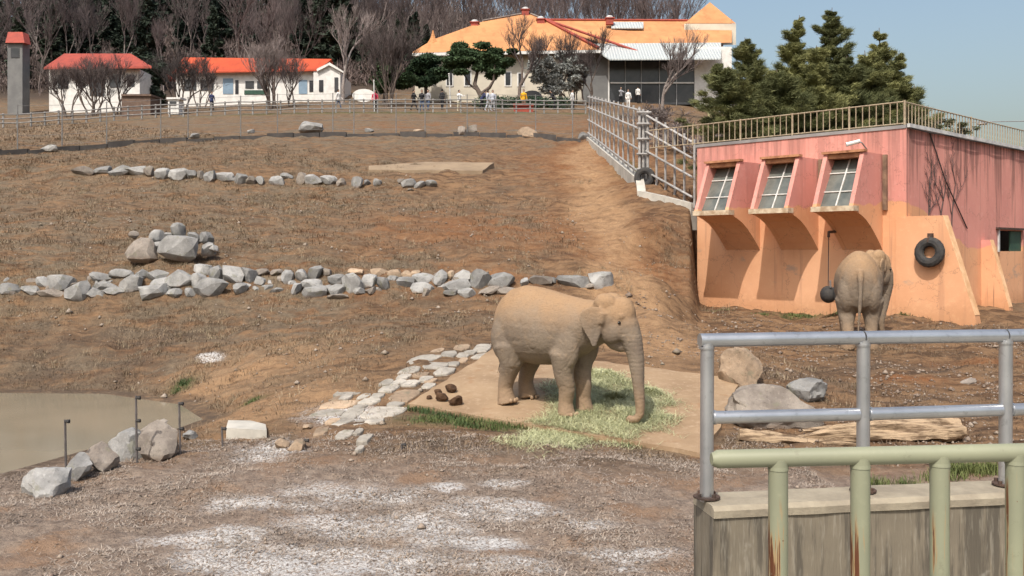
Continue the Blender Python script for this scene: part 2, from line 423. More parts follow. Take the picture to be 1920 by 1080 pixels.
m_path = sstep(1.5, .1, pdist + wob * 2.4) * .85
m_path = np.maximum(m_path, gauss([blob(1280, 660, 1.6, 1.8), blob(1230, 615, 1.5, 1.8), blob(450, 700, 2.0, 2.0), blob(560, 745, 1.6, 1.4), blob(470, 775, 1.2, .7)], GX, GY) * .8)
m_path = np.clip(m_path + wob2 * .35 * (m_path > .05), 0, 1)
m_white = gauss([blob(650, 930, 1.0, .6), blob(700, 985, 1.1, .5), blob(600, 1050, 1.4, .45), blob(500, 845, .8, .6), blob(950, 955, .8, .5), blob(880, 1015, .6, .3), blob(1000, 1060, .9, .25), blob(1160, 1035, .6, .3), blob(1110, 985, .35, .25), blob(470, 940, .5, .4), blob(830, 915, .25, .25), blob(400, 1010, .7, .4), blob(640, 780, .8, .6), blob(960, 905, .4, .2), blob(395, 668, .3, .25)], GX, GY)
m_white = np.clip(m_white * (1.2 + wob2 * 2.6), 0, 1)
m_fg = sstep(15.5, 12.8, GY + wob * 1.6 + .05 * GX)             # the matted grey foreground bank
m_grass = np.clip(.42 + wob * 1.5 + .55 * sstep(-1, -9, GX) + .5 * sstep(50, 60, GY) - .3 * sstep(2, 5, GX) + wob2 * .7, 0, 1)
m_grass = np.where(pdist < 2.5, m_grass * sstep(1, 2.5, pdist), m_grass)
m_red = np.clip(gauss([blob(900, 430, 5, 4), blob(1100, 300, 4, 9), blob(760, 520, 4, .8), blob(1180, 500, 2, 2), blob(850, 235, 9, 3), blob(1060, 235, 5, 4), blob(1180, 300, 1.5, 5)], GX, GY) * .9 + wob * .6, 0, 1)
right = sstep(5.0, 6.5, GX - .12 * (GY - 14)) * (GY < 30)
m_red = np.maximum(m_red * (1 - right), np.clip(gauss([blob(1720, 712, .9, .3), blob(1820, 680, 1.0, .35), blob(1500, 668, .4, .2), blob(1690, 890, .9, .3), blob(1560, 915, .5, .3)], GX, GY) * 1.3 * (.7 + wob2 * 2), 0, 1))
m_green = gauss([blob(345, 718, .25, .25), blob(475, 750, .22, .2), blob(850, 790, 1.0, .35), blob(960, 800, .5, .3), blob(1185, 320, .6, 2.5), blob(1520, 590, 1.2, .4), blob(800, 205, 20, 1.2, 76)], GX, GY)
m_green = np.clip(m_green * (1 + wob2 * 2), 0, 1)
m_pond = sstep(-.55, -.05, poly_sd(GX, GY, POND) + wob2 * .5)
m_damp = np.clip(gauss([blob(1150, 870, 1.0, .5), blob(200, 700, 2.2, .9), blob(150, 650, 2.0, .9), blob(800, 830, 1.2, .5), blob(300, 640, 2, .8), blob(1650, 690, 2.0, .5), blob(1450, 700, 1.5, .8)], GX, GY) * (.8 + wob2 * 2), 0, 1)
gme = None
def ground_mat():
    t = NT('ground'); v = t.coord('pos')
    a = t.sepc(t.attr('soil_a')); b = t.sepc(t.attr('soil_b'))
    n1 = t.noise(v, .9, 5, .62); n2 = t.noise(v, 6.0, 6, .7); n3 = t.noise(v, 28, 5, .75); n4 = t.noise(t.mapping(v, (.55, 2.0, 1)), 2.4, 6, .7)
    c = t.mix(t.ramp(n1, .32, .7), (.172, .100, .055), (.108, .063, .037))
    c = t.mix(t.math('MULTIPLY', t.ramp(n4, .44, .60), .8), c, (.245, .150, .083))
    c = t.mix(t.math('MULTIPLY', t.ramp(n4, .50, .38), .8), c, (.075, .046, .029))
    red = t.mix(t.ramp(n2, .3, .7), (.275, .122, .050), (.165, .072, .032))
    c = t.mix(t.math('MULTIPLY', b[0], t.ramp(n2, .28, .58)), c, red)
    gr = t.mix(t.ramp(n2, .3, .7), (.19, .148, .102), (.105, .08, .056))
    c = t.mix(t.math('MULTIPLY', a[1], t.ramp(t.noise(t.mapping(v, (.5, 1.3, 1)), 1.6, 5, .7), .36, .6)), c, gr)
    sand = t.mix(t.ramp(n2, .3, .7), (.37, .235, .13), (.28, .17, .095))
    c = t.mix(t.math('MULTIPLY', a[0], t.ramp(n4, .22, .55)), c, sand)
    fg = t.mix(t.ramp(n2, .36, .64), (.30, .235, .185), (.185, .14, .112))
    fg = t.mix(t.math('MULTIPLY', t.ramp(n1, .5, .68), .7), fg, (.27, .165, .10))
    c = t.mix(t.math('MULTIPLY', b[2], .9), c, fg)
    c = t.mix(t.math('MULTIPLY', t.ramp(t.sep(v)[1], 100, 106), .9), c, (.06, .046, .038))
    c = t.mix(t.math('MULTIPLY', b[1], t.ramp(n2, .25, .6)), c, (.10, .072, .052))
    wv = t.math('SUBTRACT', t.math('ADD', t.math('MULTIPLY', t.math('ADD', n2, n3), .5), t.math('MULTIPLY', a[2], .42)), .72)
    c = t.mix(t.math('MULTIPLY', t.ramp(wv, -.16, .26), t.math('MULTIPLY', t.ramp(a[2], .02, .6), t.ramp(n3, .36, .56))), c, (.58, .56, .54))
    gn = t.sepc(t.attr('soil_c'))
    c = t.mix(t.math('MULTIPLY', gn[0], t.ramp(n2, .3, .55)), c, (.085, .095, .04))
    c = t.mix(t.math('MULTIPLY', t.ramp(n3, .48, .30), .65), c, t.mix(1, c, (.42, .40, .39), 'MULTIPLY'))
    c = t.mix(t.math('MULTIPLY', t.ramp(n3, .58, .74), .5), c, t.mix(1, c, (1.5, 1.45, 1.4), 'MULTIPLY'))
    h = t.math('ADD', n2, t.math('MULTIPLY', n3, .6))
    t.bump(h, .9, .06)
    return t.done(c, .95, 0, .15)
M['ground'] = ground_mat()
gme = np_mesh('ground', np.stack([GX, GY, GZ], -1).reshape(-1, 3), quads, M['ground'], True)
def vcol(me, name, r, g, b):
    at = me.color_attributes.new(name, 'FLOAT_COLOR', 'POINT')
    at.data.foreach_set('color', np.stack([r, g, b, np.ones_like(r)], -1).reshape(-1).astype(np.float32))
vcol(gme, 'soil_a', m_path, m_grass * (1 - right * .45), m_white)
vcol(gme, 'soil_b', m_red, np.maximum(m_damp, m_pond * .9), m_fg)
vcol(gme, 'soil_c', m_green, m_green * 0, m_green * 0)
ground = link('ground', gme); tag(ground, kind='structure')

# pads, pond
def slabmesh(name, poly, zf, th, mat):
    mb = MB(); n = len(poly)
    top = [Vector((p[0], p[1], zf(p[1]))) for p in poly]; bot = [v - Vector((0, 0, th)) for v in top]
    mb.add(top + bot, [tuple(range(n)), tuple(reversed(range(n, 2 * n)))] + [(i, (i + 1) % n, (i + 1) % n + n, i + n) for i in range(n)])
    return mb.mesh(name, mat)
t = NT('pad_concrete'); v = t.coord('pos'); n = t.noise(v, .9, 5, .65); n2 = t.noise(v, 7, 5, .7)
c = t.mix(t.ramp(n, .3, .7), (.335, .235, .145), (.245, .165, .10)); c = t.mix(t.math('MULTIPLY', t.ramp(n2, .5, .7), .5), c, (.43, .32, .22))
c = t.mix(t.math('MULTIPLY', t.ramp(t.noise(v, 2.3, 5, .7), .56, .70), .55), c, (.26, .145, .075))
t.bump(n2, .3, .02); M['pad'] = t.done(c, .92, 0, .2)
import random as _r
rg = _r.Random(5)
def rough_poly(poly, st=.25, amp=.04):
    out = []
    for i in range(len(poly)):
        a = Vector(poly[i]).to_2d(); b = Vector(poly[(i + 1) % len(poly)]).to_2d(); k = max(1, int((b - a).length / st))
        for j in range(k):
            p = a.lerp(b, j / k); out.append((p.x + rg.uniform(-amp, amp), p.y + rg.uniform(-amp, amp)))
    return out
tag(link('feeding_pad', slabmesh('feeding_pad', rough_poly([tuple(p) for p in PAD], .25, .035), pad_z, .16, M['pad'])), kind='structure')
up = [hit(px, py, rough=False) for px, py in ((690, 322), (905, 326), (925, 313), (800, 309), (690, 314))]
cz_ = sum(p.z for p in up) / 5; cy_ = sum(p.y for p in up) / 5
sl = (up[3].z - up[1].z) / (up[3].y - up[1].y)
M['pad2'] = simple('upper_pad_concrete', (.29, .215, .14), (.22, .16, .105), 1.2, .9, .2)
tag(link('upper_pad', slabmesh('upper_pad', rough_poly([(p.x, p.y) for p in up], .6, .06), lambda y: cz_ + .13 + (y - cy_) * sl, .45, M['pad2'])), kind='structure')
t = NT('murky_water'); v = t.coord('pos'); n = t.noise(v, .5, 3, .5)
c = t.mix(t.ramp(n, .3, .7), (.25, .215, .155), (.20, .175, .125)); M['water'] = t.done(c, .13, 0, .5)
mb = MB(); _pc = (sum(p[0] for p in POND) / len(POND), sum(p[1] for p in POND) / len(POND)); wp = [(x + .12 * np.sign(x - _pc[0]), y + .12 * np.sign(y - _pc[1])) for x, y in POND]
mb.add([(x, y, ZW) for x, y in wp], [tuple(range(len(wp)))])
tag(mb.build('pond_water', M['water']), kind='structure')
q = [hit(px, py, rough=False) for px, py in ((424, 822), (500, 822), (498, 803), (470, 794), (428, 799))]
zq = max(p.z for p in q) + .05
tag(link('concrete_slab', slabmesh('concrete_slab', [(p.x, p.y) for p in q], lambda y: zq, .35, M['white_concrete'])), kind='structure')
# ------------------------------------------------------------------ elephant house
def house_wall_mat():
    t = NT('painted_wall'); v = t.coord('pos'); s = t.sep(v)
    nb = t.noise(v, 1.1, 3, .5); nf = t.noise(v, 6, 5, .7); nl = t.noise(v, .55, 3, .5)
    # along-right-face distance: the orange band steps down there
    r = t.math('ADD', t.math('MULTIPLY', t.math('SUBTRACT', s[0], C0.x), UR.x), t.math('MULTIPLY', t.math('SUBTRACT', s[1], C0.y), UR.y))
    lev = t.math('SUBTRACT', 1.34, t.math('MULTIPLY', t.ramp(r, -.2, 5.2), 1.25))
    lev = t.math('ADD', lev, t.math('MULTIPLY', t.math('SUBTRACT', nb, .5), .55))
    up = t.ramp(t.math('SUBTRACT', s[2], lev), -.02, .03)
    pink = t.mix(t.ramp(nl, .3, .7), (.66, .30, .245), (.57, .25, .21)); pink = t.mix(t.math('MULTIPLY', t.ramp(nf, .5, .75), .35), pink, (.68, .40, .34))
    org = t.mix(t.ramp(nl, .3, .7), (.70, .385, .222), (.62, .315, .170)); org = t.mix(t.math('MULTIPLY', t.ramp(nf, .52, .75), .4), org, (.74, .47, .27))
    c = t.mix(up, org, pink)
    # dirt streaks running down from the roof edge
    st = t.noise(t.mapping(v, (3.4, 3.4, .16)), 1.0, 4, .62); st2 = t.noise(t.mapping(v, (9, 9, .22)), 1.0, 3, .6)
    top = t.ramp(s[2], 1.0, 3.7)
    onr = t.ramp(r, -.05, .1)
    amt = t.math('MULTIPLY', t.ramp(t.math('ADD', st, t.math('MULTIPLY', top, .13)), .57, .70), t.math('ADD', t.math('MULTIPLY', onr, .48), .20))
    c = t.mix(amt, c, (.20, .105, .085))
    amt2 = t.math('MULTIPLY', t.ramp(t.math('ADD', st2, t.math('MULTIPLY', t.ramp(s[2], 2.5, 3.6), .16)), .63, .74), t.math('ADD', t.math('MULTIPLY', onr, .55), .06))
    c = t.mix(amt2, c, (.07, .05, .045))
    # grey scuffs about trunk height, splash dirt at the foot
    sc_ = t.math('MULTIPLY', t.ramp(t.noise(t.mapping(v, (.8, .8, 1.6)), 1.0, 4, .6), .58, .68), t.math('MULTIPLY', t.ramp(s[2], -1.3, -.8), t.ramp(s[2], .3, -.3)))
    c = t.mix(t.math('MULTIPLY', sc_, .65), c, (.33, .27, .22))
    ft = t.ramp(t.math('ADD', s[2], t.math('MULTIPLY', nf, .7)), -.95, -1.6)
    c = t.mix(t.math('MULTIPLY', ft, .45), c, (.42, .22, .11))
    pl = t.noise(v, 2.4, 7, .78); c = t.mix(t.math('MULTIPLY', t.ramp(pl, .655, .68), .55), c, (.55, .44, .36))
    c = t.mix(t.math('MULTIPLY', t.ramp(pl, .36, .33), .35), c, (.34, .18, .12))
    dv = t.n.new('ShaderNodeVectorMath'); dv.operation = 'ADD'; t.l.new(v, dv.inputs[0]); wn_ = t.n.new('ShaderNodeVectorMath'); wn_.operation = 'SCALE'; t.l.new(t.noise(v, 2.0, 4, .7, True), wn_.inputs[0]); wn_.inputs['Scale'].default_value = .9; t.l.new(wn_.outputs[0], dv.inputs[1])
    ck = t.vor(dv.outputs[0], .55, 'DISTANCE_TO_EDGE'); c = t.mix(t.math('MULTIPLY', t.ramp(ck, .009, .002), .32), c, (.16, .09, .065))
    t.bump(t.math('ADD', nf, t.math('MULTIPLY', t.ramp(pl, .655, .68), -.6)), .3, .02)
    return t.done(c, .85, 0, .2)
M['hwall'] = house_wall_mat()
M['sill'] = simple('dirty_sill', (.62, .52, .38), (.36, .25, .16), 4, .9, .3, 14)
M['lintel'] = simple('rusty_lintel', (.50, .25, .13), (.30, .13, .07), 4, .9, .3, 14)
t = NT('dusty_glass'); v = t.coord('pos'); n = t.noise(v, 2.2, 4, .6)
c = t.mix(t.ramp(n, .3, .7), (.085, .095, .088), (.16, .165, .145)); M['glass'] = t.done(c, .22, 0, .5)
M['bar'] = simple('window_bar_paint', (.62, .61, .58), (.45, .43, .40), 5, .6, 0)
M['roofslab'] = simple('roof_slab', (.30, .29, .28), (.20, .19, .19), 1, .9, .2)
M['coping'] = simple('pale_coping', (.62, .62, .60), (.40, .40, .40), 2.5, .7, .2)
M['bracket'] = simple('rusted_iron', (.09, .055, .04), (.05, .035, .03), 8, .8, .3)
M['rail_tan'] = simple('tan_rail_paint', (.42, .35, .24), (.26, .19, .13), 8, .7, .2)
M['green_door'] = simple('dark_green_shutter', (.035, .09, .06), (.025, .06, .045), 3, .6, .1)

house = empty('elephant_house', tuple(C0 + Vector((0, 0, -1.95))), 'flat roofed pink and orange concrete animal house with three slanted window bays', 'building')
SL = 7.35; RL = 13.0; ZB = -2.6
mb = MB(); mb.quad(HP(0, 0, ZB), HP(SL, 0, ZB), HP(SL, 0, ZT), HP(0, 0, ZT)); 
a = HP(SL, 0, 0) + UR * 8
mb.quad(HP(SL, 0, ZB), Vector((a.x, a.y, ZB)), Vector((a.x, a.y, ZT)), HP(SL, 0, ZT)); mb.build('wall', M['hwall'], house)
mb = MB(); O0, O1, OZ0, OZ1 = 7.18, 9.5, -.02, .70
for r0, r1, z0, z1 in ((0, O0, ZB, ZT), (O0, O1, ZB, OZ0), (O0, O1, OZ1, ZT), (O1, RL, ZB, ZT)):
    mb.quad(HQ(r0, 0, z0), HQ(r1, 0, z0), HQ(r1, 0, z1), HQ(r0, 0, z1))
for (r0, z0), (r1, z1) in (((O0, OZ0), (O0, OZ1)), ((O0, OZ1), (O1, OZ1)), ((O1, OZ1), (O1, OZ0)), ((O1, OZ0), (O0, OZ0))):
    mb.quad(HQ(r0, 0, z0), HQ(r1, 0, z1), HQ(r1, -.3, z1), HQ(r0, -.3, z0))
mb.build('wall', M['hwall'], house)
mb = MB(); corners = [HP(0, .03, 0), HP(SL + .05, .03, 0), HP(SL, 0, 0) + UR * 8, HQ(RL, 0, 0) + UL * 8 , HQ(RL, .05, 0)]
mb.prism([Vector((c.x, c.y, ZT - .004)) for c in corners], (0, 0, .10)); mb.build('roof', M['roofslab'], house)
mb = MB(); mb.prism([HQ(.02, .02, ZT + .02), HQ(RL, .02, ZT + .02), HQ(RL, .10, ZT + .02), HQ(.02, .10, ZT + .02)], (0, 0, .11)); mb.build('coping', M['coping'], house)
mb = MB(); mb.tube([HQ(.1, .11, ZT + .0)] + [HQ(r, .11 + .01 * math.sin(r * 3), ZT + .0 - .03 * abs(math.sin(r * 1.1))) for r in np.arange(.5, 12.6, .4)], .018, 5); mb.build('roof_cable', M['rubber'], house)
# opening on the right face
mb = MB(); mb.prism([HQ(O0 - .09, .004, OZ0 - .02), HQ(O0, .004, OZ0 - .02), HQ(O0, .004, OZ1 + .02), HQ(O0 - .09, .004, OZ1 + .02)], NR * .05); mb.build('opening_jamb', M['coping'], house)
mb = MB(); mb.prism([HQ(O0 - .25, .004, OZ1 + .03), HQ(O1, .004, OZ1 + .03), HQ(O1, .004, OZ1 + .10), HQ(O0 - .25, .004, OZ1 + .10)], NR * .10); mb.build('opening_lintel', M['bracket'], house)
mb = MB(); mb.prism([HQ(8.45, -.1, OZ0), HQ(O1, -.1, OZ0), HQ(O1, -.1, OZ1 - .01), HQ(8.45, -.1, OZ1 - .01)], NR * .05); mb.build('shutter', M['green_door'], house)
mb = MB(); mb.prism([HQ(O0 - .02, -.7, OZ0 - .5), HQ(O1 + 3.2, -.7, OZ0 - .5), HQ(O1 + 3.2, -.7, OZ1 + .5), HQ(O0 - .02, -.7, OZ1 + .5)], NR * -.05); mb.build('opening_shade_sheet', M['dark'], house)  # near-black sheet behind the opening stands for the shade indoors
# window bays
prof = [(0, 2.86), (1.15, 2.86), (1.82, 1.30), (1.82, 1.13), (1.62, 1.11), (1.35, 1.03), (1.05, .90), (.75, .71), (.45, .46), (.2, .23), (0, .02)]
for s0, s1 in ((.71, 1.98), (2.78, 4.08), (4.86, 6.17)):
    mb = MB(); th = .13
    for a in (s0, s1 - th):
        mb.prism([HP(a, p + .001, z) for p, z in prof], UL * th)
    a0, a1 = s0 + th, s1 - th
    inner = prof[3:]
    for (p0, z0), (p1, z1) in zip(inner[:-1], inner[1:]):
        mb.quad(HP(a0, p0 - .012, z0 + .012), HP(a1, p0 - .012, z0 + .012), HP(a1, p1 - .012 + .014, z1 + .012), HP(a0, p1 - .012 + .014, z1 + .012))
    bay = mb.build('window_bay', M['hwall'], house)
    mb = MB(); mb.prism([HP(s0 - .03, 1.02, 2.864), HP(s0 - .03, 1.24, 2.864), HP(s1 + .03, 1.24, 2.864), HP(s1 + .03, 1.02, 2.864)], (0, 0, .07))
    mb.prism([HP(a0, .004, 2.72), HP(a0, 1.14, 2.72), HP(a1, 1.14, 2.72), HP(a1, .004, 2.72)], (0, 0, .135)); mb.build('lintel', M['lintel'], bay)
    mb = MB(); mb.prism([HP(s0 - .03, 1.55, 1.135), HP(s0 - .03, 1.87, 1.135), HP(s1 + .03, 1.87, 1.135), HP(s1 + .03, 1.55, 1.135)], (0, 0, .15)); mb.build('sill', M['sill'], bay)
    top = (.74, 2.70); bot = (1.60, 1.29)
    def W(u, w, off=0.0):
        nrm = Vector((bot[1] - top[1], 0)) 
        p = bot[0] + (top[0] - bot[0]) * w; z = bot[1] + (top[1] - bot[1]) * w
        return HP(a0 + (a1 - a0) * u, p + off * .853, z + off * .52)
    ws = [0, .30, .70, 1.0]
    for i in range(2):
        for j in range(3):
            mb = MB(); mb.prism([W(i * .5, ws[j]), W(i * .5 + .5, ws[j]), W(i * .5 + .5, ws[j + 1]), W(i * .5, ws[j + 1])], W(0, 0, -.02 - .004 * ((i + j) % 2)) - W(0, 0)); mb.build('window_pane', M['glass'], bay)
    def bar(u0, w0, u1, w1, wd):
        mb = MB(); d = (W(u1, w1) - W(u0, w0)).normalized(); nn = (W(0, 0, 1) - W(0, 0)).normalized(); sd = d.cross(nn) * wd / 2
        mb.prism([W(u0, w0, .003) - sd, W(u0, w0, .003) + sd, W(u1, w1, .003) + sd, W(u1, w1, .003) - sd], nn * .035); mb.build('window_bar', M['bar'], bay)
    bar(.5, 0, .5, 1, .04); bar(0, .30, .48, .30, .03); bar(.52, .30, 1, .30, .03); bar(0, .70, .48, .70, .035); bar(.52, .70, 1, .70, .035)
# brown stain strips on the wall beside the bays, added as raised boxes
M['stain_brown'] = simple('brown_stain', (.25, .165, .11), (.13, .085, .06), 3, .9, .3, 14)
for s_, z0 in ((.55, 1.2), (2.62, 1.25), (4.7, 1.3)):
    mb = MB(); mb.prism([HP(s_, .004, z0), HP(s_ + .12, .004, z0), HP(s_ + .12, .004, 2.84), HP(s_, .004, 2.84)], NL * .1); mb.build('stain_strip', M['stain_brown'], house)
# buttresses that carry the line of the left face past the corner
def HB(t_, q, z): return C0 - UL * t_ - NL * q + Vector((0, 0, z))
mb = MB(); pr = [(-.28, ZB), (2.10, ZB), (1.95, -1.80), (1.08, 1.0), (-.28, 1.0)]
mb.prism([HB(t_, -.07, z) for t_, z in pr], UR * .34); mb.build('buttress', M['hwall'], house)
mb = MB(); B0 = HQ(5.66, 0, 0); pr = [(-.02, ZB), (1.0, ZB), (.86, -1.85), (.27, .36), (-.02, .36)]
mb.prism([B0 - UL * t_ + Vector((0, 0, z)) for t_, z in pr], UR * .3); mb.build('buttress', M['hwall'], house)
M['strip'] = simple('sunlit_edge_tone', (.80, .52, .30), (.60, .34, .17), 2, .85, .2, 9)  # paler tone paints the sunlight on the sloped buttress faces
for (t0, z0, t1, z1, base, q0) in ((1.95, -1.79, 1.08, 1.0, C0 - NL * -.07, .0), (.86, -1.84, .27, .36, B0, 0)):
    d = UR * (.34 if base is not B0 else .30)
    n_ = (-UL * (z0 - z1) * -1 + Vector((0, 0, 1)) * (t0 - t1)).normalized() * .012
    mb = MB(); a = base - UL * t0 + Vector((0, 0, z0)); b = base - UL * t1 + Vector((0, 0, z1))
    mb.prism([a, a + d, b + d, b], n_); mb.build('buttress_lit_edge', M['strip'], house)
# roof railing
rail = empty('roof_railing', tuple(HP(0, -.2, ZT + .1)), 'thin rusty tan railing of upright bars along the flat roof edge', 'railing')
RB = ZT + .1; 
mbs = MB(); mbs.tube([(0, 0, 0), (0, 0, .64)], .016, 5); balme = mbs.mesh('baluster', M['rail_tan'])
mbs = MB(); mbs.tube([(0, 0, 0), (0, 0, .74)], .032, 6); postme = mbs.mesh('railing_post', M['rail_tan'])
def inset_l(s): return HP(s, -.15, RB)
def inset_r(r): return HQ(r, -.15, RB)
l0 = inset_l(-.05); 
pl = [inset_l(s) for s in np.arange(.12, SL + 2.2, .215)]; prr = [inset_r(r) for r in np.arange(.25, RL, .235)]
for i, p in enumerate(pl + prr):
    big = (i == 0 or i == len(pl) or (i >= len(pl) and (i - len(pl)) % 22 == 21) or (i < len(pl) and i % 9 == 8))
    me_ = postme if big else balme
    link('railing_post' if big else 'baluster', me_, rail, loc=Vector((p.x, p.y, RB + (0 if big else .06))) - rail.location)
for z in (.06, .70):
    mb = MB(); mb.tube([inset_l(SL + 2.2) + Vector((0, 0, z)), inset_l(.1) + Vector((0, 0, z))], .022, 6); mb.build('railing_bar', M['rail_tan'], rail)
    mb = MB(); mb.tube([inset_r(.1) + Vector((0, 0, z)), inset_r(RL - .1) + Vector((0, 0, z))], .022, 6); mb.build('railing_bar', M['rail_tan'], rail)
# camera on the wall
cctv = empty('security_camera', tuple(HP(1.0, 1.2, 2.95)), 'small white security camera on bracket above the right hand window bay', 'camera')
c0 = HP(.98, 1.22, 3.14)
mb = MB(); ax = (UL * .8 + NL * .6 + Vector((0, 0, -.25))).normalized(); mb.tube([c0 - ax * .16, c0 + ax * .2], [.06, .06], 10); mb.tube([c0 + ax * .2, c0 + ax * .24], [.066, .066], 10); mb.build('camera_body', M['white'], cctv)
mb = MB(); mb.tube([c0 - ax * .1, c0 + Vector((0, 0, -.02)) - UL * .22, HP(.72, 1.0, 2.95)], .02, 6); mb.build('bracket', M['metal_grey'], cctv)
# tyre hung on the buttress
tc = P(1743, 470, 0.0)
def on_buttress(px, py, off):
    # meet the pixel ray with the buttress plane
    n_ = NL; p0 = C0 + NL * (.07 + off); dirv = Vector(((px - 960) / F, 1, (HY - py) / F))
    return dirv * (n_.dot(p0) / n_.dot(dirv))
def make_tyre(name, c, axis, R_, r_, lab, mat):
    e = empty(name, tuple(c), lab, 'tyre')
    q = axis.to_track_quat('Z', 'Y').to_matrix()
    mb = MB(); n1, n2 = 36, 10; vs = []; fs = []
    for i in range(n1):
        a = 2 * math.pi * i / n1
        for j in range(n2):
            b = 2 * math.pi * j / n2
            rr = R_ - r_ + r_ * math.cos(b) * (1.06 if (abs(b - 0) < .7 and i % 2) else 1); z = r_ * .95 * math.sin(b)
            vs.append(q @ Vector((rr * math.cos(a), rr * math.sin(a), z)))
    for i in range(n1):
        for j in range(n2):
            fs.append((i * n2 + j, (i + 1) % n1 * n2 + j, (i + 1) % n1 * n2 + (j + 1) % n2, i * n2 + (j + 1) % n2))
    mb.add(vs, fs); mb.build('tyre_casing', mat, e, loc=(0, 0, 0)); return e
ty = make_tyre('tyre', on_buttress(1743, 473, .16), (NL + Vector((.0, 0, .12))).normalized(), .43, .135, 'black rubber tyre hanging on the orange buttress', M['rubber'])
mb = MB(); b0 = on_buttress(1746, 446, .0); mb.prism([b0 + UL * .07 + Vector((0, 0, -.13)), b0 - UL * .07 + Vector((0, 0, -.13)), b0 - UL * .07 + Vector((0, 0, .13)), b0 + UL * .07 + Vector((0, 0, .13))], NL * .10)
mb.tube([b0 + NL * .1 + Vector((0, 0, .02)), b0 + NL * .22 + Vector((0, 0, -.02)), b0 + NL * .24 + Vector((0, 0, -.12))], .03, 6); mb.build('hook_plate', M['bracket'], ty)
# bare creeper on the right face
rg = random.Random(11)
def creeper():
    mb = MB()
    def grow(p, d, L, r, lev):
        pts = [p]; cur = p
        k = 4
        for i in range(k):
            d = (d + Vector((rg.uniform(-.35, .35), 0, rg.uniform(-.2, .25)))).normalized(); cur = cur + d * L / k; pts.append(cur)
        mb.tube([HQ(q.x, .015 + .02 * rg.random(), q.z) for q in pts], [r * (1 - .12 * i) for i in range(len(pts))], 4, m=0)
        if lev > 0:
            for _ in range(3 if lev > 1 else 3):
                b = pts[rg.randint(1, k)]; sgn = rg.choice((-1, 1))
                grow(b, (d + Vector((sgn * rg.uniform(.5, 1.3), 0, rg.uniform(-.1, .5)))).normalized(), L * rg.uniform(.45, .7), r * .6, lev - 1)
    for r0, L in ((1.5, 1.5), (2.3, 1.7), (3.2, 1.4)):
        grow(Vector((r0, 0, .75)), Vector((rg.uniform(-.2, .2), 0, 1)), L, .022, 4)
    return mb
cr = empty('wall_creeper', tuple(HQ(2.3, .02, .8)), 'bare leafless creeper climbing the pink right hand wall', 'plant')
creeper().build('creeper_stems', M['twig'], cr)
mb = MB(); mb.tube([HQ(1.55, .03, ZT - .02), HQ(2.6, .06, 2.2), HQ(4.4, .03, .72)], .02, 5)
tag(mb.build('slanting_cable', M['twig_dark']), 'dark cable slanting down across the pink right hand wall', 'cable')
# ball hung on a rope
def wall_hit(px, py, off=0.0):
    p0 = C0 + NL * off; d = Vector(((px - 960) / F, 1, (HY - py) / F)); return d * (NL.dot(p0) / NL.dot(d))
bc = wall_hit(1553, 552, 1.0); tp = wall_hit(1560, 441, .9); tp = Vector((bc.x + .02, bc.y + .02, (HY - 441) / F * bc.y))
ball = empty('hanging_feeder', tuple(bc), 'dark round feeder ball hanging by a rope beside the right hand elephant', 'feeder')
mb = MB(); mb.ell(bc, (.24, .24, .26), 14, 10); mb.tube([bc + Vector((.1, -.12, .2)), bc + Vector((.2, -.2, .02)), bc + Vector((.18, -.16, -.16))], [.09, .12, .07], 8)
mb.build('feeder_ball', M['rubber'], ball, True)
mb = MB(); mb.tube([bc + Vector((0, 0, .2)), tp], .014, 5); mb.build('rope', M['twig_dark'], ball)
mb = MB(); mb.tube([tp + Vector((0, 0, -.06)), tp + Vector((0, 0, .09)), tp + UR * .5 + Vector((0, 0, .12))], .045, 6); mb.build('rope_bracket', M['bracket'], ball)
mb = MB(); mb.tube([bc + Vector((.0, -.2, .22)), bc + Vector((-.02, -.24, .42))], .03, 6); mb.build('shackle', M['metal_grey'], ball)
# ------------------------------------------------------------------ stones
def rock_mesh(name, seed, size, mat, sub=2, cuts=12, flat=.0):
    import bmesh
    r = random.Random(seed); bm = bmesh.new(); bmesh.ops.create_icosphere(bm, subdivisions=sub, radius=1)
    planes = []
    for _ in range(cuts):
        n = Vector((r.gauss(0, 1), r.gauss(0, 1), r.gauss(0, .8))).normalized(); planes.append((n, r.uniform(.50, .84)))
    for v in bm.verts:
        v.co = Vector([math.copysign(abs(c) ** .82, c) for c in v.co])
        for n, d in planes:
            k = v.co.dot(n)
            if k > d: v.co -= n * (k - d) * .985
        v.co *= 1 + r.uniform(-.022, .022)
        if sub > 2:
            from mathutils import noise as mn
            q_ = v.co * 1.7 + Vector((seed, 0, 0)); v.co *= 1 + .13 * mn.noise(q_) + .07 * mn.noise(q_ * 2.7) + .04 * mn.noise(q_ * 6)
    lo = Vector([min(v.co[i] for v in bm.verts) for i in range(3)]); hi = Vector([max(v.co[i] for v in bm.verts) for i in range(3)])
    for v in bm.verts:
        v.co = Vector([((v.co[i] - lo[i]) / (hi[i] - lo[i]) - .5) * size[i] for i in range(3)])
    me = bpy.data.meshes.new(name); bm.to_mesh(me); bm.free(); me.materials.append(mat)
    me.polygons.foreach_set('use_smooth', [True] * len(me.polygons))
    try: me.set_sharp_from_angle(angle=R(20))
    except Exception: pass
    return me
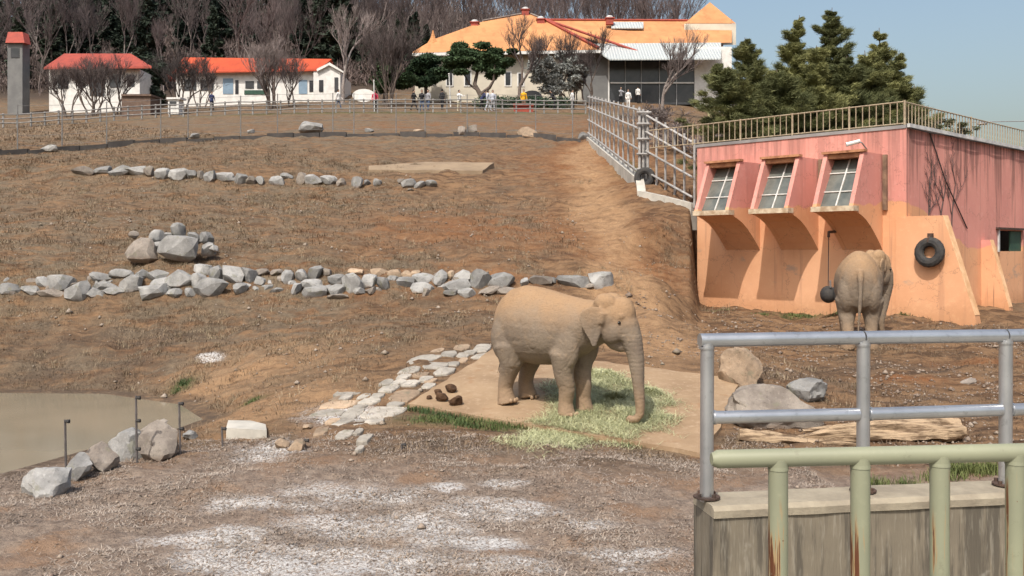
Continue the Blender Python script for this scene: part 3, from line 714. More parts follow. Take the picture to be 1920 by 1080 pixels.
def place_rock(name, px, py, w, h, mat, seed, parent=None, depth=None, sink=0.12, sub=2, rz=None, cuts=12, dd=0.0, gw=1.06):
    """a stone whose middle is seen at (px, py) with the size (w, h) in photo pixels, half set in the soil behind it"""
    p = hit(px, py + h * .42); d = p.y + dd; k = d / F
    W = w * k * gw; H = h * k * (gw + .10); D = depth if depth else .75 * min(W, H * 1.5) + .12
    c = P(px, py, d + D * .32)
    me = rock_mesh(name, seed, (W, D, H), mat, sub, cuts)
    o = link(name, me, parent, loc=(c - parent.location) if parent else c)
    rr = random.Random(seed + 5); o.rotation_euler = (rr.uniform(-.12, .12), rr.uniform(-.16, .16), rr.uniform(-.15, .15))
    return o
A = lambda L: [(x / 3, 240 + y / 3, w / 3, h / 3) for x, y, w, h in L]
B = lambda L: [(560 + x / 3, 240 + y / 3, w / 3, h / 3) for x, y, w, h in L]
low = A([(60, 905, 110, 55), (165, 915, 120, 45), (245, 870, 75, 55), (340, 880, 125, 85), (430, 930, 125, 110), (300, 930, 130, 40), (570, 845, 105, 60), (600, 890, 125, 52), (690, 822, 115, 45), (735, 885, 110, 85), (805, 835, 65, 65), (890, 840, 115, 68), (1015, 855, 135, 92), (905, 895, 120, 78), (860, 935, 125, 82), (985, 935, 80, 52), (1145, 800, 85, 58), (1225, 825, 78, 82), (1310, 835, 112, 105), (1400, 835, 82, 82), (1115, 875, 78, 92), (1190, 905, 165, 98), (1355, 910, 68, 62), (1475, 815, 78, 38), (1470, 860, 52, 42), (1560, 815, 62, 32), (1615, 845, 58, 72), (1695, 840, 62, 72), (1775, 825, 78, 78), (1840, 815, 42, 42), (1760, 885, 104, 58), (1665, 910, 52, 58), (1770, 925, 114, 62), (1080, 930, 60, 50), (650, 920, 90, 40), (520, 925, 70, 45)])
low += B([(215, 855, 88, 52), (305, 880, 108, 102), (210, 915, 92, 62), (220, 950, 104, 32), (320, 810, 72, 32), (400, 865, 78, 68), (475, 880, 62, 72), (410, 915, 62, 42), (345, 920, 62, 38), (460, 815, 88, 42), (545, 820, 78, 42), (610, 822, 62, 32), (660, 825, 52, 38), (600, 875, 84, 62), (705, 850, 114, 54), (700, 900, 114, 54), (800, 850, 64, 82), (855, 832, 38, 52), (920, 840, 88, 68), (885, 890, 145, 62), (1020, 860, 108, 102), (1140, 862, 124, 82), (945, 930, 94, 48), (1065, 920, 114, 44), (860, 930, 82, 28), (1175, 918, 100, 40), (1270, 870, 42, 42), (1360, 860, 114, 44), (1435, 860, 32, 32), (1545, 865, 164, 62), (1700, 860, 124, 82), (1640, 890, 50, 30)])
p0 = hit(640, 555)
wall = empty('dry_stone_wall', tuple(p0), 'long low dry stone wall of pale grey rocks across the slope behind the elephant', 'wall')
tan_ids = {(545, 820), (610, 822), (660, 825), (855, 832), (320, 810), (460, 815)}
for i, (x, y, w, h) in enumerate(low):
    raw = (round((x - 560) * 3), round((y - 240) * 3))
    mt = M['tan_stone'] if raw in tan_ids else (M['brown_stone'] if (h < 15 and i % 2) else M['granite'])
    place_rock('stone', x, y, w, h, mt, 100 + i, wall, depth=.5, gw=1.24)
rgf = random.Random(31)
for i in range(62):
    x = rgf.uniform(-5, 955); y = rgf.uniform(522, 552) + (6 if x < 200 else 0); w, h = rgf.uniform(16, 34), rgf.uniform(12, 22)
    place_rock('stone', x, y, w, h, M['brown_stone'] if i % 3 else M['granite'], 900 + i, wall, depth=.4, gw=1.1).location.y += .24
upr = A([(470, 245, 104, 48), (575, 240, 84, 44), (680, 245, 114, 58), (775, 245, 114, 58), (840, 250, 54, 52), (915, 265, 78, 62), (1005, 268, 98, 62), (1075, 268, 48, 48), (1130, 268, 44, 44), (1180, 280, 52, 58), (1260, 280, 104, 48), (1350, 295, 78, 58), (1415, 300, 54, 44), (1465, 300, 44, 44), (1560, 300, 74, 48), (1610, 275, 64, 34), (1700, 290, 54, 62), (1765, 295, 84, 54), (1860, 300, 64, 48)])
upr += B([(170, 300, 84, 52), (240, 310, 42, 42), (330, 310, 58, 58), (385, 310, 32, 32), (445, 310, 38, 38), (575, 300, 38, 24), (620, 315, 74, 48), (680, 320, 54, 34), (745, 315, 58, 34), (630, 348, 28, 14)])
p0 = hit(450, 345)
wall2 = empty('dry_stone_wall', tuple(p0), 'shorter single row of rocks set in the upper slope below the far pad', 'wall')
for i, (x, y, w, h) in enumerate(upr):
    place_rock('stone', x, y, w, h, M['granite'] if i % 4 else M['brown_stone'], 300 + i, wall2, depth=.55, gw=1.24)
pile = [((1005, 680, 225, 130), 'large broad grey boulder at the front of the rock pile'), ((795, 690, 185, 130), 'dark grey boulder at the left front of the rock pile'),
        ((885, 612, 84, 74), 'rounded rock on the upper left of the rock pile'), ((1005, 578, 74, 84), 'upright grey rock at the very top of the rock pile'),
        ((905, 668, 76, 56), 'small rock wedged between the two front boulders of the pile'), ((1092, 622, 84, 64), 'angular rock on the upper right of the rock pile'),
        ((1160, 622, 74, 66), 'thin tilted slab of rock on the right of the rock pile'), ((1165, 682, 84, 74), 'low grey rock at the right foot of the rock pile'),
        ((1206, 674, 54, 38), 'small pale stone at the right end of the rock pile'), ((752, 602, 54, 44), 'small dark rock behind the left boulder of the pile'), ((945, 620, 60, 60), 'middle sized rock in the heart of the rock pile')]
for i, (b, lab) in enumerate(pile):
    x, y, w, h = A([b])[0]; lift = {2: -.25, 3: -.5, 5: -.3, 10: -.35, 4: -.1}.get(i, 0)
    base = hit(1005 / 3, 240 + 735 / 3)
    o = place_rock('rock', x, y, w, h, M['brown_stone'] if i in (1, 9) else M['granite'], 400 + i, None, dd=0)
    dd = base.y + {0: 0, 1: .1, 2: .5, 3: .75, 4: .35, 5: .55, 6: .5, 7: .3, 8: .25, 9: .6, 10: .7}[i]; sc_ = dd / o.location.y
    o.location = o.location * sc_; o.scale = (sc_, sc_, sc_)
    tag(o, lab, 'rock', 'rocks heaped in a pile on the slope')
# kerb boulders on the bank
for i, (x, y, w, h, lab, mt) in enumerate([(583, 240, 44, 24, 'big rounded pale boulder by the kerb left of the others', 'granite'), (693, 245, 18, 8, 'small flat white stone lying by the kerb', 'granite'), (785, 246, 22, 7, 'flat pale slab of stone lying by the kerb', 'tan_stone'),
        (866, 246, 16, 18, 'dark lumpy rock in the dark rubble by the kerb', 'brown_stone'), (884, 244, 22, 20, 'dark jagged rock right of the dark rubble by the kerb', 'brown_stone'), (988, 249, 38, 20, 'long pale boulder with a raised right end by the kerb', 'tan_stone'), (1094, 256, 24, 15, 'rounded grey boulder beside the foot of the lattice fence', 'granite'), (365, 256, 20, 11, 'small boulder on the kerb in front of the red roofed house', 'granite'), (470, 247, 14, 9, 'small round stone on the bank behind the kerb', 'granite'), (95, 280, 34, 14, 'flat grey boulder on the kerb at the far left', 'granite')]):
    tag(place_rock('boulder', x, y, w, h, M[mt], 500 + i), lab, 'boulder', 'boulders along the kerb')
# pond boulders
for i, (x, y, w, h, lab) in enumerate([(300, 832, 70, 78, 'large rounded boulder at the right end of the pond bank'), (245, 838, 84, 62, 'broad grey boulder in the middle of the pond bank'), (190, 862, 60, 58, 'dark boulder on the pond bank left of the tallest stake'), (150, 880, 50, 52, 'pale upright boulder at the pond bank beside the left stake'),
        (85, 905, 84, 54, 'low boulder at the left end of the pond bank'), (357, 776 + 40, 26, 18, 'small stone beside the pond between two stakes'), (290, 806, 52, 20, 'narrow pointed rock lying on top of the right pond boulder')]):
    if i == 6:
        p = hit(300, 860); d = p.y + .2; k = d / F; me = rock_mesh('boulder', 607, (w * k, .35, h * k), M['brown_stone']); o = link('boulder', me, None, loc=P(x, y - 4, d + .1)); o.rotation_euler = (0, -.45, 0)
    else: o = place_rock('boulder', x, y, w, h, M['brown_stone'] if i in (0, 2) else M['granite'], 600 + i, sub=3)
    tag(o, lab, 'boulder', 'boulders along the pond bank')
for i, (x, y, w, h, lab, mt) in enumerate([(527, 833, 26, 20, 'yellowish stone left of the short stake stub', 'tan_stone'), (556, 835, 32, 20, 'pale stone touching the short stake stub', 'tan_stone'), (577, 801, 16, 10, 'small pale stone left of the crazy paving', 'tan_stone')]):
    tag(place_rock('stone', x, y, w, h, M[mt], 650 + i), lab, 'stone')
# flagstones
FS = [(1390, 190, 110, 45), (1530, 195, 110, 55), (1300, 240, 100, 42), (1400, 240, 80, 36), (1530, 252, 150, 32), (1400, 275, 60, 30), (1120, 275, 170, 55), (1215, 315, 150, 46), (1040, 345, 140, 45), (1280, 355, 130, 50), (1110, 373, 110, 30), (1150, 402, 90, 36), (1045, 435, 110, 45), (1165, 450, 84, 38), (900, 470, 115, 50), (1000, 512, 190, 88), (820, 525, 85, 38), (650, 490, 190, 46), (610, 522, 74, 36), (760, 560, 130, 40), (560, 577, 220, 56), (490, 637, 200, 50), (650, 637, 130, 76), (850, 627, 270, 66), (540, 722, 84, 60), (440, 762, 80, 50), (590, 777, 100, 56), (690, 762, 52, 60), (735, 802, 84, 36), (700, 860, 50, 26), (1225, 215, 84, 36), (700, 700, 90, 40), (800, 690, 110, 34), (730, 525, 80, 30), (960, 430, 100, 40), (1180, 415, 70, 26), (1330, 300, 90, 30), (1450, 225, 80, 26), (880, 430, 80, 36), (700, 590, 90, 30), (560, 530, 90, 34), (940, 580, 110, 34), (1000, 385, 90, 30), (1210, 262, 80, 26), (600, 690, 100, 34), (520, 690, 80, 30)]
p0 = hit(720, 740, rough=False)
path = empty('flagstone_path', tuple(p0), kind='structure')
rg = random.Random(77)
for i, (x, y, w, h) in enumerate(FS):
    px, py = 480 + x / 3.6, 600 + y / 3.6; c = hit(px, py, rough=False)
    if i in (30,): pass
    a = hit(px - w / 7.2, py, rough=False); b = hit(px + w / 7.2, py, rough=False); u = hit(px, py - h / 7.2, rough=False); l = hit(px, py + h / 7.2, rough=False)
    rx = (b.x - a.x) / 2 * 1.07; ry = min((u.y - l.y) / 2 * 1.10, rx * 2.0)
    n = rg.randint(7, 10); poly = []
    sh = .35 * rx
    for k in range(n):
        an = 2 * math.pi * (k + rg.uniform(-.25, .25)) / n; rr = rg.uniform(.86, 1.1)
        ex = math.copysign(abs(math.cos(an)) ** .75, math.cos(an)); ey = math.copysign(abs(math.sin(an)) ** .75, math.sin(an))
        X = c.x + ex * rx * rr + ey * sh; Y = c.y + ey * ry * rr; poly.append((X, Y))
    hh = rg.uniform(.02, .045); tx = rg.uniform(-.02, .02)
    mb = MB(); top = [Vector((X + (c.x - X) * .06, Y + (c.y - Y) * .06, gz(X, Y) * .3 + (c.z + (Y - c.y) * .13) * .7 + hh + (X - c.x) * tx)) for X, Y in poly]
    mid = [Vector((X, Y, t_.z - .018)) for (X, Y), t_ in zip(poly, top)]; bot = [v - Vector((0, 0, .22)) for v in mid]; n = len(poly)
    mb.add(top + mid + bot, [tuple(range(n))] + [(i_, (i_ + 1) % n, (i_ + 1) % n + n, i_ + n) for i_ in range(n)] + [(i_ + n, (i_ + 1) % n + n, (i_ + 1) % n + 2 * n, i_ + 2 * n) for i_ in range(n)])
    mb.build('flagstone', M['flag'] if i % 5 else M['tan_stone'], path)
# stones and driftwood behind the railing on the right
for i, (x, y, w, h, lab, mt) in enumerate([(1450, 768, 175, 82, 'big rounded tan boulder behind the galvanised railing', 'brown_stone'), (1513, 738, 72, 52, 'square cut block of stone with a dark mossy right side', 'granite'), (1388, 700, 80, 86, 'tall pale slanting boulder behind the railing end post', 'tan_stone'), (1815, 716, 30, 11, 'small brown piece of rock lying on the open soil', 'brown_stone')]):
    tag(place_rock('boulder', x, y, w, h, M[mt], 701 + i * 3, sub=4 if i < 3 else 2, cuts=(4, 11, 6, 9)[i], dd=(.0, .25, .3, 0)[i]), lab, 'boulder')
def drift(pts, rad, seed, n=14):
    r = random.Random(seed); mb = MB(); pts = [Vector(p) for p in pts]; k = 26; P2 = []; R2 = []
    for i in range(k + 1):
        f = i / k * (len(pts) - 1); a = min(int(f), len(pts) - 2); t_ = f - a
        P2.append(pts[a].lerp(pts[a + 1], t_)); R2.append(rad[a] * (1 - t_) + rad[a + 1] * t_)
    mb.tube(P2, R2, n)
    ph = [r.uniform(0, 6) for _ in range(6)]
    vs = []
    for i in range(k + 1):
        for j in range(n):
            v = Vector(mb.v[i * n + j]); c = P2[i]; a = 2 * math.pi * j / n
            g = 1 + .22 * math.sin(3 * a + ph[0] + i * .16) + .13 * math.sin(5 * a + ph[1] - i * .3) + .10 * math.sin(i * .9 + ph[2] + 2 * a) + r.uniform(-.06, .06)
            vs.append(tuple(c + (v - c) * g))
    mb.v = vs; return mb
t = NT('driftwood'); v = t.coord('pos'); n = t.noise(t.mapping(v, (1.2, 6, 9)), 2.0, 6, .7)
c = t.mix(t.ramp(n, .36, .58), (.13, .085, .052), (.43, .315, .205)); t.bump(n, .9, .05); M['drift'] = t.done(c, .85, 0, .2)
a = hit(1520, 824); b = hit(1796, 826)
dl = empty('driftwood_log', tuple(a), 'thick gnarled weathered log lying behind the galvanised railing', 'log')
drift([P(1490, 822, a.y), P(1560, 812, a.y + .05), P(1650, 810, (a.y + b.y) / 2), P(1740, 806, b.y), P(1797, 809, b.y + .05)], [.03, .10, .16, .19, .20], 5).build('log_trunk', M['drift'], dl, True)
drift([P(1505, 808, a.y + .1), P(1600, 800, a.y + .25), P(1710, 797, b.y + .2)], [.025, .075, .09], 8, 9).build('log_limb', M['drift'], dl, True)
a = hit(1300, 826); b = hit(1612, 838)
tag(drift([P(1385, 815, a.y), P(1450, 822, a.y), P(1520, 829, b.y), P(1612, 834, b.y)], [.085, .08, .065, .03], 15, 10).build('fallen_branch', M['drift'], None, True), 'long thin pale branch lying in front of the gnarled log', 'branch')
# dung
for i, (x, y, w, lab) in enumerate([(1170, 523, 32, 'smallest dung ball, at the left of the heap on the pad'), (1230, 487, 44, 'round dung ball at the back left of the heap on the pad'), (1316, 464, 66, 'wide dung ball furthest back on the pad'), (1256, 520, 72, 'flattish dung lump in the middle of the heap on the pad'), (1346, 545, 78, 'biggest dung lump nearest the elephant')]):
    px, py = 480 + x / 3.6, 600 + y / 3.6; d = 9306 / (py + w / 10 - HY + 270); k = d / F * w / 3.6 * 1.25
    c = P(px, py, d); c.z = pad_z(d) + k * .32
    me = rock_mesh('dung_ball', 800 + i, (k, k * .85, k * .72), M['dung'], 3, 4); tag(link('dung_ball', me, None, loc=c), lab, 'dung', 'dung balls on the pad')
# ------------------------------------------------------------------ elephants
def elephant_mat(name, dust):
    t = NT(name); v = t.coord('Object'); s = t.sep(v)
    g = t.n.new('ShaderNodeNewGeometry'); 
    n1 = t.noise(v, 1.6, 4, .6); n2 = t.noise(v, 7, 5, .7); n3 = t.noise(t.mapping(v, (1, 1, 2.4)), 22, 4, .7)
    c = t.mix(t.ramp(n1, .3, .7), (.225, .178, .132), (.165, .130, .100))
    nz = t.sep(g.outputs['Normal'])[2]
    # dust thrown over the back and head: lies high up on the body
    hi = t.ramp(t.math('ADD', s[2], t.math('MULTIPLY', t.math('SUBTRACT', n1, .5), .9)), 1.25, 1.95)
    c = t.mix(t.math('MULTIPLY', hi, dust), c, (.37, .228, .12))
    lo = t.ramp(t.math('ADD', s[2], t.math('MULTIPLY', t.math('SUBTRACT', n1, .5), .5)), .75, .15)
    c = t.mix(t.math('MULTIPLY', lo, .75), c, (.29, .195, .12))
    c = t.mix(t.math('MULTIPLY', t.ramp(n2, .5, .72), .35), c, (.34, .235, .145))
    c = t.mix(t.math('MULTIPLY', t.ramp(n3, .52, .30), .28), c, (.105, .078, .058))
    vo = t.vor(t.mapping(v, (1, 1, 1.7)), 26, 'DISTANCE_TO_EDGE')
    h = t.math('ADD', t.math('MULTIPLY', t.ramp(vo, 0, .12), .7), t.math('MULTIPLY', n3, 1.1))
    t.bump(h, .30, .012)
    return t.done(c, .88, 0, .25)
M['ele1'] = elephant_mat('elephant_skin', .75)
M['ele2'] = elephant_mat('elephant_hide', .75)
M['nail'] = simple('toenail', (.36, .25, .16), (.28, .19, .12), 5, .7, 0)
M['eye'] = simple('eye', (.012, .009, .008), (.02, .015, .01), 5, .15, 0, spec=.6)
M['tuft'] = simple('tail_hair', (.04, .032, .028), (.06, .045, .04), 8, .9, 0)
def elephant_mesh(name, mat, legs, head, trunk, tail, hscale=1.0):
    mb = MB()
    # trunk of the body: rings (x, z centre, half width, half height)
    rings = [(-.98, 1.42, .10, .14), (-.95, 1.37, .24, .32), (-.86, 1.37, .37, .50), (-.68, 1.40, .46, .62), (-.42, 1.41, .53, .675), (-.10, 1.39, .565, .67), (.22, 1.36, .55, .63),
             (.50, 1.37, .48, .56), (.76, 1.41, .40, .47), (1.0, 1.47, .34, .40), (1.2, 1.52, .28, .34), (1.30, 1.53, .15, .2)]
    n = 28; vs = []; fs = []
    for x, z, w, h in rings:
        for j in range(n):
            a = 2 * math.pi * j / n; ca, sa = math.cos(a), math.sin(a)
            e = .92
            yy = math.copysign(abs(ca) ** e, ca) * w; zz = math.copysign(abs(sa) ** e, sa) * h
            if sa > 0: yy *= 1 - .24 * sa ** 1.5          # ridge of the back
            vs.append(Vector((x, yy, z + zz)))
    for i in range(len(rings) - 1):
        for j in range(n): fs.append((i * n + j, i * n + (j + 1) % n, (i + 1) * n + (j + 1) % n, (i + 1) * n + j))
    fs += [tuple(reversed(range(n))), tuple(range((len(rings) - 1) * n, len(rings) * n))]
    mb.add(vs, fs)
    for L in legs: mb.tube([p for p, r in L], [r for p, r in L], 16)
    for (hx, s) in ((-.60, 1), (-.60, -1)): mb.ell((hx, s * .28, 1.18), (.34, .22, .46), 16, 12)      # thigh
    for s in (1, -1): mb.ell((.60, s * .30, 1.12), (.27, .17, .44), 16, 12)                            # shoulder
    Hc, Hm = head
    def H(x, y, z): return Hc + Hm @ Vector((x, y, z))
    Q = Hm
    mb.ell(H(0, 0, 0), (.37, .30, .36), 20, 14, Q)
    for s in (1, -1):
        mb.ell(H(-.04, s * .125, .22), (.21, .155, .19), 14, 10, Q)
        mb.ell(H(.10, s * .16, -.16), (.24, .12, .25), 14, 10, Q)          # cheek
        mb.ell(H(.26, s * .175, .06), (.09, .06, .07), 10, 8, Q)           # brow
        mb.ell(H(.33, s * .12, -.26), (.10, .075, .10), 10, 8, Q)          # tusk sheath
    mb.ell(H(.20, 0, .06), (.24, .22, .31), 16, 12, Q)
    mb.ell(H(.24, 0, -.10), (.22, .20, .26), 16, 12, Q)
    mb.tube([H(.02, 0, -.26), H(.16, 0, -.40), H(.28, 0, -.47), H(.34, 0, -.47)], [.19, .15, .09, .05], 12)
    mb.tube([H(*p) for p, r in trunk], [r for p, r in trunk], 16)
    for s in (1, -1):                                                   # ears
        ear = [(.02, .31, .12), (-.06, .34, .19), (-.18, .41, .185), (-.30, .48, .11), (-.33, .50, -.02), (-.27, .49, -.17), (-.18, .46, -.31), (-.09, .41, -.47), (-.05, .37, -.46), (-.01, .32, -.28), (.02, .30, -.10)]
        a = [H(x, s * y, z) for x, y, z in ear]; d = Q @ Vector((0, s * -.055, 0))
        c = sum(a, Vector()) / len(a) + Q @ Vector((0, s * .02, 0)); m_ = len(a)
        b = [p + d for p in a]
        mb.add(a + b + [c, c + d], [(i, (i + 1) % m_, 2 * m_) for i in range(m_)] + [((i + 1) % m_ + m_, i + m_, 2 * m_ + 1) for i in range(m_)] + [(i + m_, (i + 1) % m_ + m_, (i + 1) % m_, i) for i in range(m_)])
        mb.tube([H(.0, s * .27, .10), H(-.02, s * .30, -.1)], [.09, .07], 8)
    mb.tube([p for p, r in tail], [r for p, r in tail], 8)
    def wrinkle(me):
        from mathutils import noise as mn
        nv = len(me.vertices); co = np.empty(nv * 3, np.float32); no = np.empty(nv * 3, np.float32); me.vertices.foreach_get('co', co); me.vertices.foreach_get('normal', no)
        co = co.reshape(-1, 3); no = no.reshape(-1, 3); d = np.empty(nv, np.float32); hx = Hc.x + .18
        for i in range(nv):
            x, y, z = map(float, co[i]); p = Vector((x, y, z))
            a = mn.noise(p * 2.6) * .012
            w = mn.noise(Vector((x * 9, y * 9, z * 17)) + Vector((7, 1, 3))); a -= max(0.0, .16 - abs(w)) * .030
            w = mn.noise(Vector((x * 24, y * 24, z * 40))); a -= max(0.0, .2 - abs(w)) * .004
            f = mn.noise(Vector((x * 4.5, y * 3, z * 2.6)) + Vector((2, 9, 4))); a -= max(0.0, .09 - abs(f)) * .055 * (1 if z < 1.5 and x < hx else .3)
            if x > hx and z < 1.35: a -= (max(0.0, math.sin(z * 95 + mn.noise(p * 5) * 2)) ** 2) * .003
            d[i] = a
        me.vertices.foreach_set('co', (co + no * d[:, None]).astype(np.float32).ravel()); me.update()
    return remesh(mb, name, mat, .0145, 22, .5, wrinkle)
def leg(pts): return [(Vector(p), r) for p, r in pts]
def hind(s, dx, kx=0): y = s * .27; return leg([((-.60, y * .5, 1.30), .20), ((-.57 + kx * .3, y, .98), .285), ((-.53 + kx * .7, y, .72), .208), ((-.61 + dx * .7, y * .98, .48), .146), ((-.66 + dx, y * .96, .30), .134), ((-.64 + dx, y * .96, .13), .150), ((-.61 + dx, y * .96, .0), .182)])
def fore(s, dx, y=.26): y = s * y; return leg([((.60, s * .16, 1.30), .18), ((.55 + dx * .25, s * .28, .94), .236), ((.57 + dx * .5, (y + s * .29) / 2, .66), .170), ((.62 + dx * .8, y, .42), .146), ((.60 + dx, y, .22), .128), ((.61 + dx, y, .10), .146), ((.63 + dx, y, .0), .172)])
def nails(e, feet, mat):
    for x, y in feet:
        for a in (-.55, 0, .55):
            mb = MB(); c = Vector((x + .17 * math.cos(a), y + .17 * math.sin(a), .045)); mb.ell(c, (.028, .034, .04), 8, 6, Matrix.Rotation(a, 3, 'Z')); mb.build('toenail', mat, e, True, loc=(0, 0, 0), wc=False)
# the left hand elephant, walking on the pad
gx0, gy0 = (1023 - 960) / F * 16.55, 16.55
th = R(-36)
e1 = empty('elephant', (gx0, gy0, pad_z(gy0)), 'dusty brown elephant standing side on over the hay with its trunk reaching down', 'elephant', rz=th)
slope_z = lambda x, y: .15 * (x * math.sin(th) + y * math.cos(th))      # the pad falls away under the front feet
def onslope(L): 
    zs = slope_z(L[-1][0].x, L[-1][0].y); n_ = len(L)
    return [(p + Vector((0, 0, zs * max(0, min(1, (1.0 - p.z) / .9)))), r) for p, r in L]
L1 = [onslope(l) for l in (hind(-1, -.02), hind(1, .06, .05), fore(-1, -.05, .22), fore(1, .03, .20))]
Hq = (Matrix.Rotation(R(4), 3, 'Z') @ Matrix.Rotation(R(4), 3, 'Y')) * 1.0
Hc1 = Vector((1.27, .02, 1.585))
tz = slope_z(1.9, 0)
tr1 = [((.18, 0, .02), .225), ((.31, 0, -.12), .205), ((.42, 0, -.33), .176), ((.50, -.0, -.60), .140), ((.565, -.01, -.88), .112), ((.61, -.02, -1.15), .092), ((.64, -.02, -1.36), .082), ((.645, -.02, -1.51), .076), ((.60, -.04, -1.585), .072), ((.51, -.06, -1.60), .068), ((.45, -.07, -1.57), .064)]
tl1 = leg([((-.94, 0, 1.62), .06), ((-1.02, 0, 1.40), .05), ((-1.04, .03, 1.1), .036), ((-1.02, .05, .85), .027), ((-1.0, .05, .70), .022)])
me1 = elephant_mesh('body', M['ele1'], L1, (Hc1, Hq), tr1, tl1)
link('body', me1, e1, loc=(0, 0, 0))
for s in (1, -1):
    mb = MB(); c = Hc1 + Hq @ Vector((.275, s * .226, -.04)); mb.ell(c, .027, 10, 8); mb.build('eye', M['eye'], e1, True, loc=(0, 0, 0), wc=False)
nails(e1, [(l[-1][0].x, l[-1][0].y) for l in L1], M['nail'])
mb = MB(); 
for k in range(10): mb.tube([(-1.0, .05, .74), (-1.0 + rg.uniform(-.05, .03), .05 + rg.uniform(-.04, .04), .50)], [.012, .004], 4)
mb.build('tail_tuft', M['tuft'], e1, loc=(0, 0, 0), wc=False)
for o in e1.children:
    if o.name.startswith('toenail'): o.location.z = slope_z(.63, -.2) if o.data.vertices[0].co.x > 0 else slope_z(-.6, 0)
# the right hand elephant, seen from behind before the house
c2 = hit(1618, 656); k2 = 1.09
e2 = empty('elephant', (c2.x + .10, c2.y + .60, gz(c2.x + .1, c2.y + .3) - .02), 'grey elephant seen from behind with hanging tail in front of the orange wall', 'elephant', rz=R(73))
e2.scale = (1.02, 1.03, 1.12)
L2 = [hind(-1, .05, .02), hind(1, -.04), fore(-1, .05, .33), fore(1, .0)]
Hc2 = Vector((1.22, -.46, 1.70)); Hq2 = Matrix.Rotation(R(-48), 3, 'Z') @ Matrix.Rotation(R(8), 3, 'Y')
tr2 = [((.18, 0, .02), .24), ((.34, 0, -.12), .215), ((.42, 0, -.34), .178), ((.42, 0, -.62), .142), ((.38, 0, -.95), .115), ((.36, 0, -1.22), .096), ((.40, 0, -1.40), .085), ((.48, 0, -1.42), .075)]
tl2 = leg([((-.93, 0, 1.66), .075), ((-1.03, 0, 1.46), .07), ((-1.06, .0, 1.15), .056), ((-1.05, .02, .80), .040), ((-1.04, .04, .50), .028), ((-1.04, .05, .36), .022)])
link('body', elephant_mesh('body', M['ele2'], L2, (Hc2, Hq2), tr2, tl2), e2, loc=(0, 0, 0))
mb = MB()
for k in range(10): mb.tube([(-1.04, .05, .38), (-1.04 + rg.uniform(-.04, .04), .05 + rg.uniform(-.04, .04), .15)], [.012, .004], 4)
mb.build('tail_tuft', M['tuft'], e2, loc=(0, 0, 0), wc=False)
for s in (1, -1):
    mb = MB(); c = Hc2 + Hq2 @ Vector((.275, s * .232, .0)); mb.ell(c, .027, 10, 8); mb.build('eye', M['eye'], e2, True, loc=(0, 0, 0), wc=False)

# ------------------------------------------------------------------ hay, grass (uncountable)
rs = np.random.default_rng(4)
def blades(name, xy, zf, L, W, lean, mat, seed, label, cat, curve=.4):
    r = np.random.default_rng(seed); n = len(xy); x, y = xy[:, 0], xy[:, 1]; z = zf
    L = L * r.uniform(.5, 1.3, n); az = r.uniform(0, 2 * np.pi, n); el = np.clip(r.normal(lean, .25, n), .02, 1.5)
    dx, dy, dz = np.cos(az) * np.cos(el), np.sin(az) * np.cos(el), np.sin(el)
    pa = az + np.pi / 2 + r.uniform(-.5, .5, n); wx, wy = np.cos(pa) * W / 2, np.sin(pa) * W / 2
    b = np.stack([x, y, z], -1); w = np.stack([wx, wy, 0 * wx], -1); d = np.stack([dx, dy, dz], -1) * L[:, None]
    mid = b + d * .55 + np.array([0, 0, 1]) * (L * curve * .18)[:, None]; tip = b + d - np.array([0, 0, 1]) * (L * curve * .25)[:, None]
    v = np.stack([b - w, b + w, mid + w * .8, mid - w * .8, tip], 1).reshape(-1, 3)
    i = np.arange(n) * 5
    f = np.concatenate([np.stack([i, i + 1, i + 2], -1), np.stack([i, i + 2, i + 3], -1), np.stack([i + 3, i + 2, i + 4], -1)])
    o = link(name, np_mesh(name, v, f, mat)); tag(o, label, cat, None, 'stuff'); return o
def scatter(n, x0, x1, y0, y1, dens, seed):
    r = np.random.default_rng(seed); x = r.uniform(x0, x1, n); y = r.uniform(y0, y1, n); keep = r.uniform(0, 1, n) < dens(x, y); return np.stack([x[keep], y[keep]], -1)
# hay
HAYP = [w2p for w2p in ((1100, 700), (1190, 708), (1245, 745), (1262, 790), (1225, 825), (1120, 836), (1010, 842), (950, 828), (985, 800), (1010, 770), (1035, 735))]
HAY = [(lambda h: (h.x, h.y))(hit(px, py, rough=False)) for px, py in HAYP]
def gtop(x, y):
    g = terrain(x, y); pd = seg_in(x, y, PAD, 0); return np.where(pd > .02, pad_z(y), g)
hx = [p[0] for p in HAY]; hy = [p[1] for p in HAY]
def haydens(x, y):
    d = poly_sd(x, y, HAY); w = fbm(x * 2.2, y * 2.2, 51, 3) - .5
    return np.clip(sstep(-.25, .55, d + w * 1.0), 0, 1) * np.clip(.35 + 1.6 * fbm(x * 3.1, y * 3.1, 55, 2) - .3, .05, 1)
hp = scatter(130000, min(hx) - .5, max(hx) + .5, min(hy) - .5, max(hy) + .5, haydens, 6)
hz = gtop(hp[:, 0], hp[:, 1]) + rs.uniform(.0, .04, len(hp)) * np.clip(haydens(hp[:, 0], hp[:, 1]) * 1.4, .2, 1)
blades('hay', hp, hz, .17, .0065, .14, M['hay'], 8, 'pale green hay strewn over the pad under the trunk', 'hay')
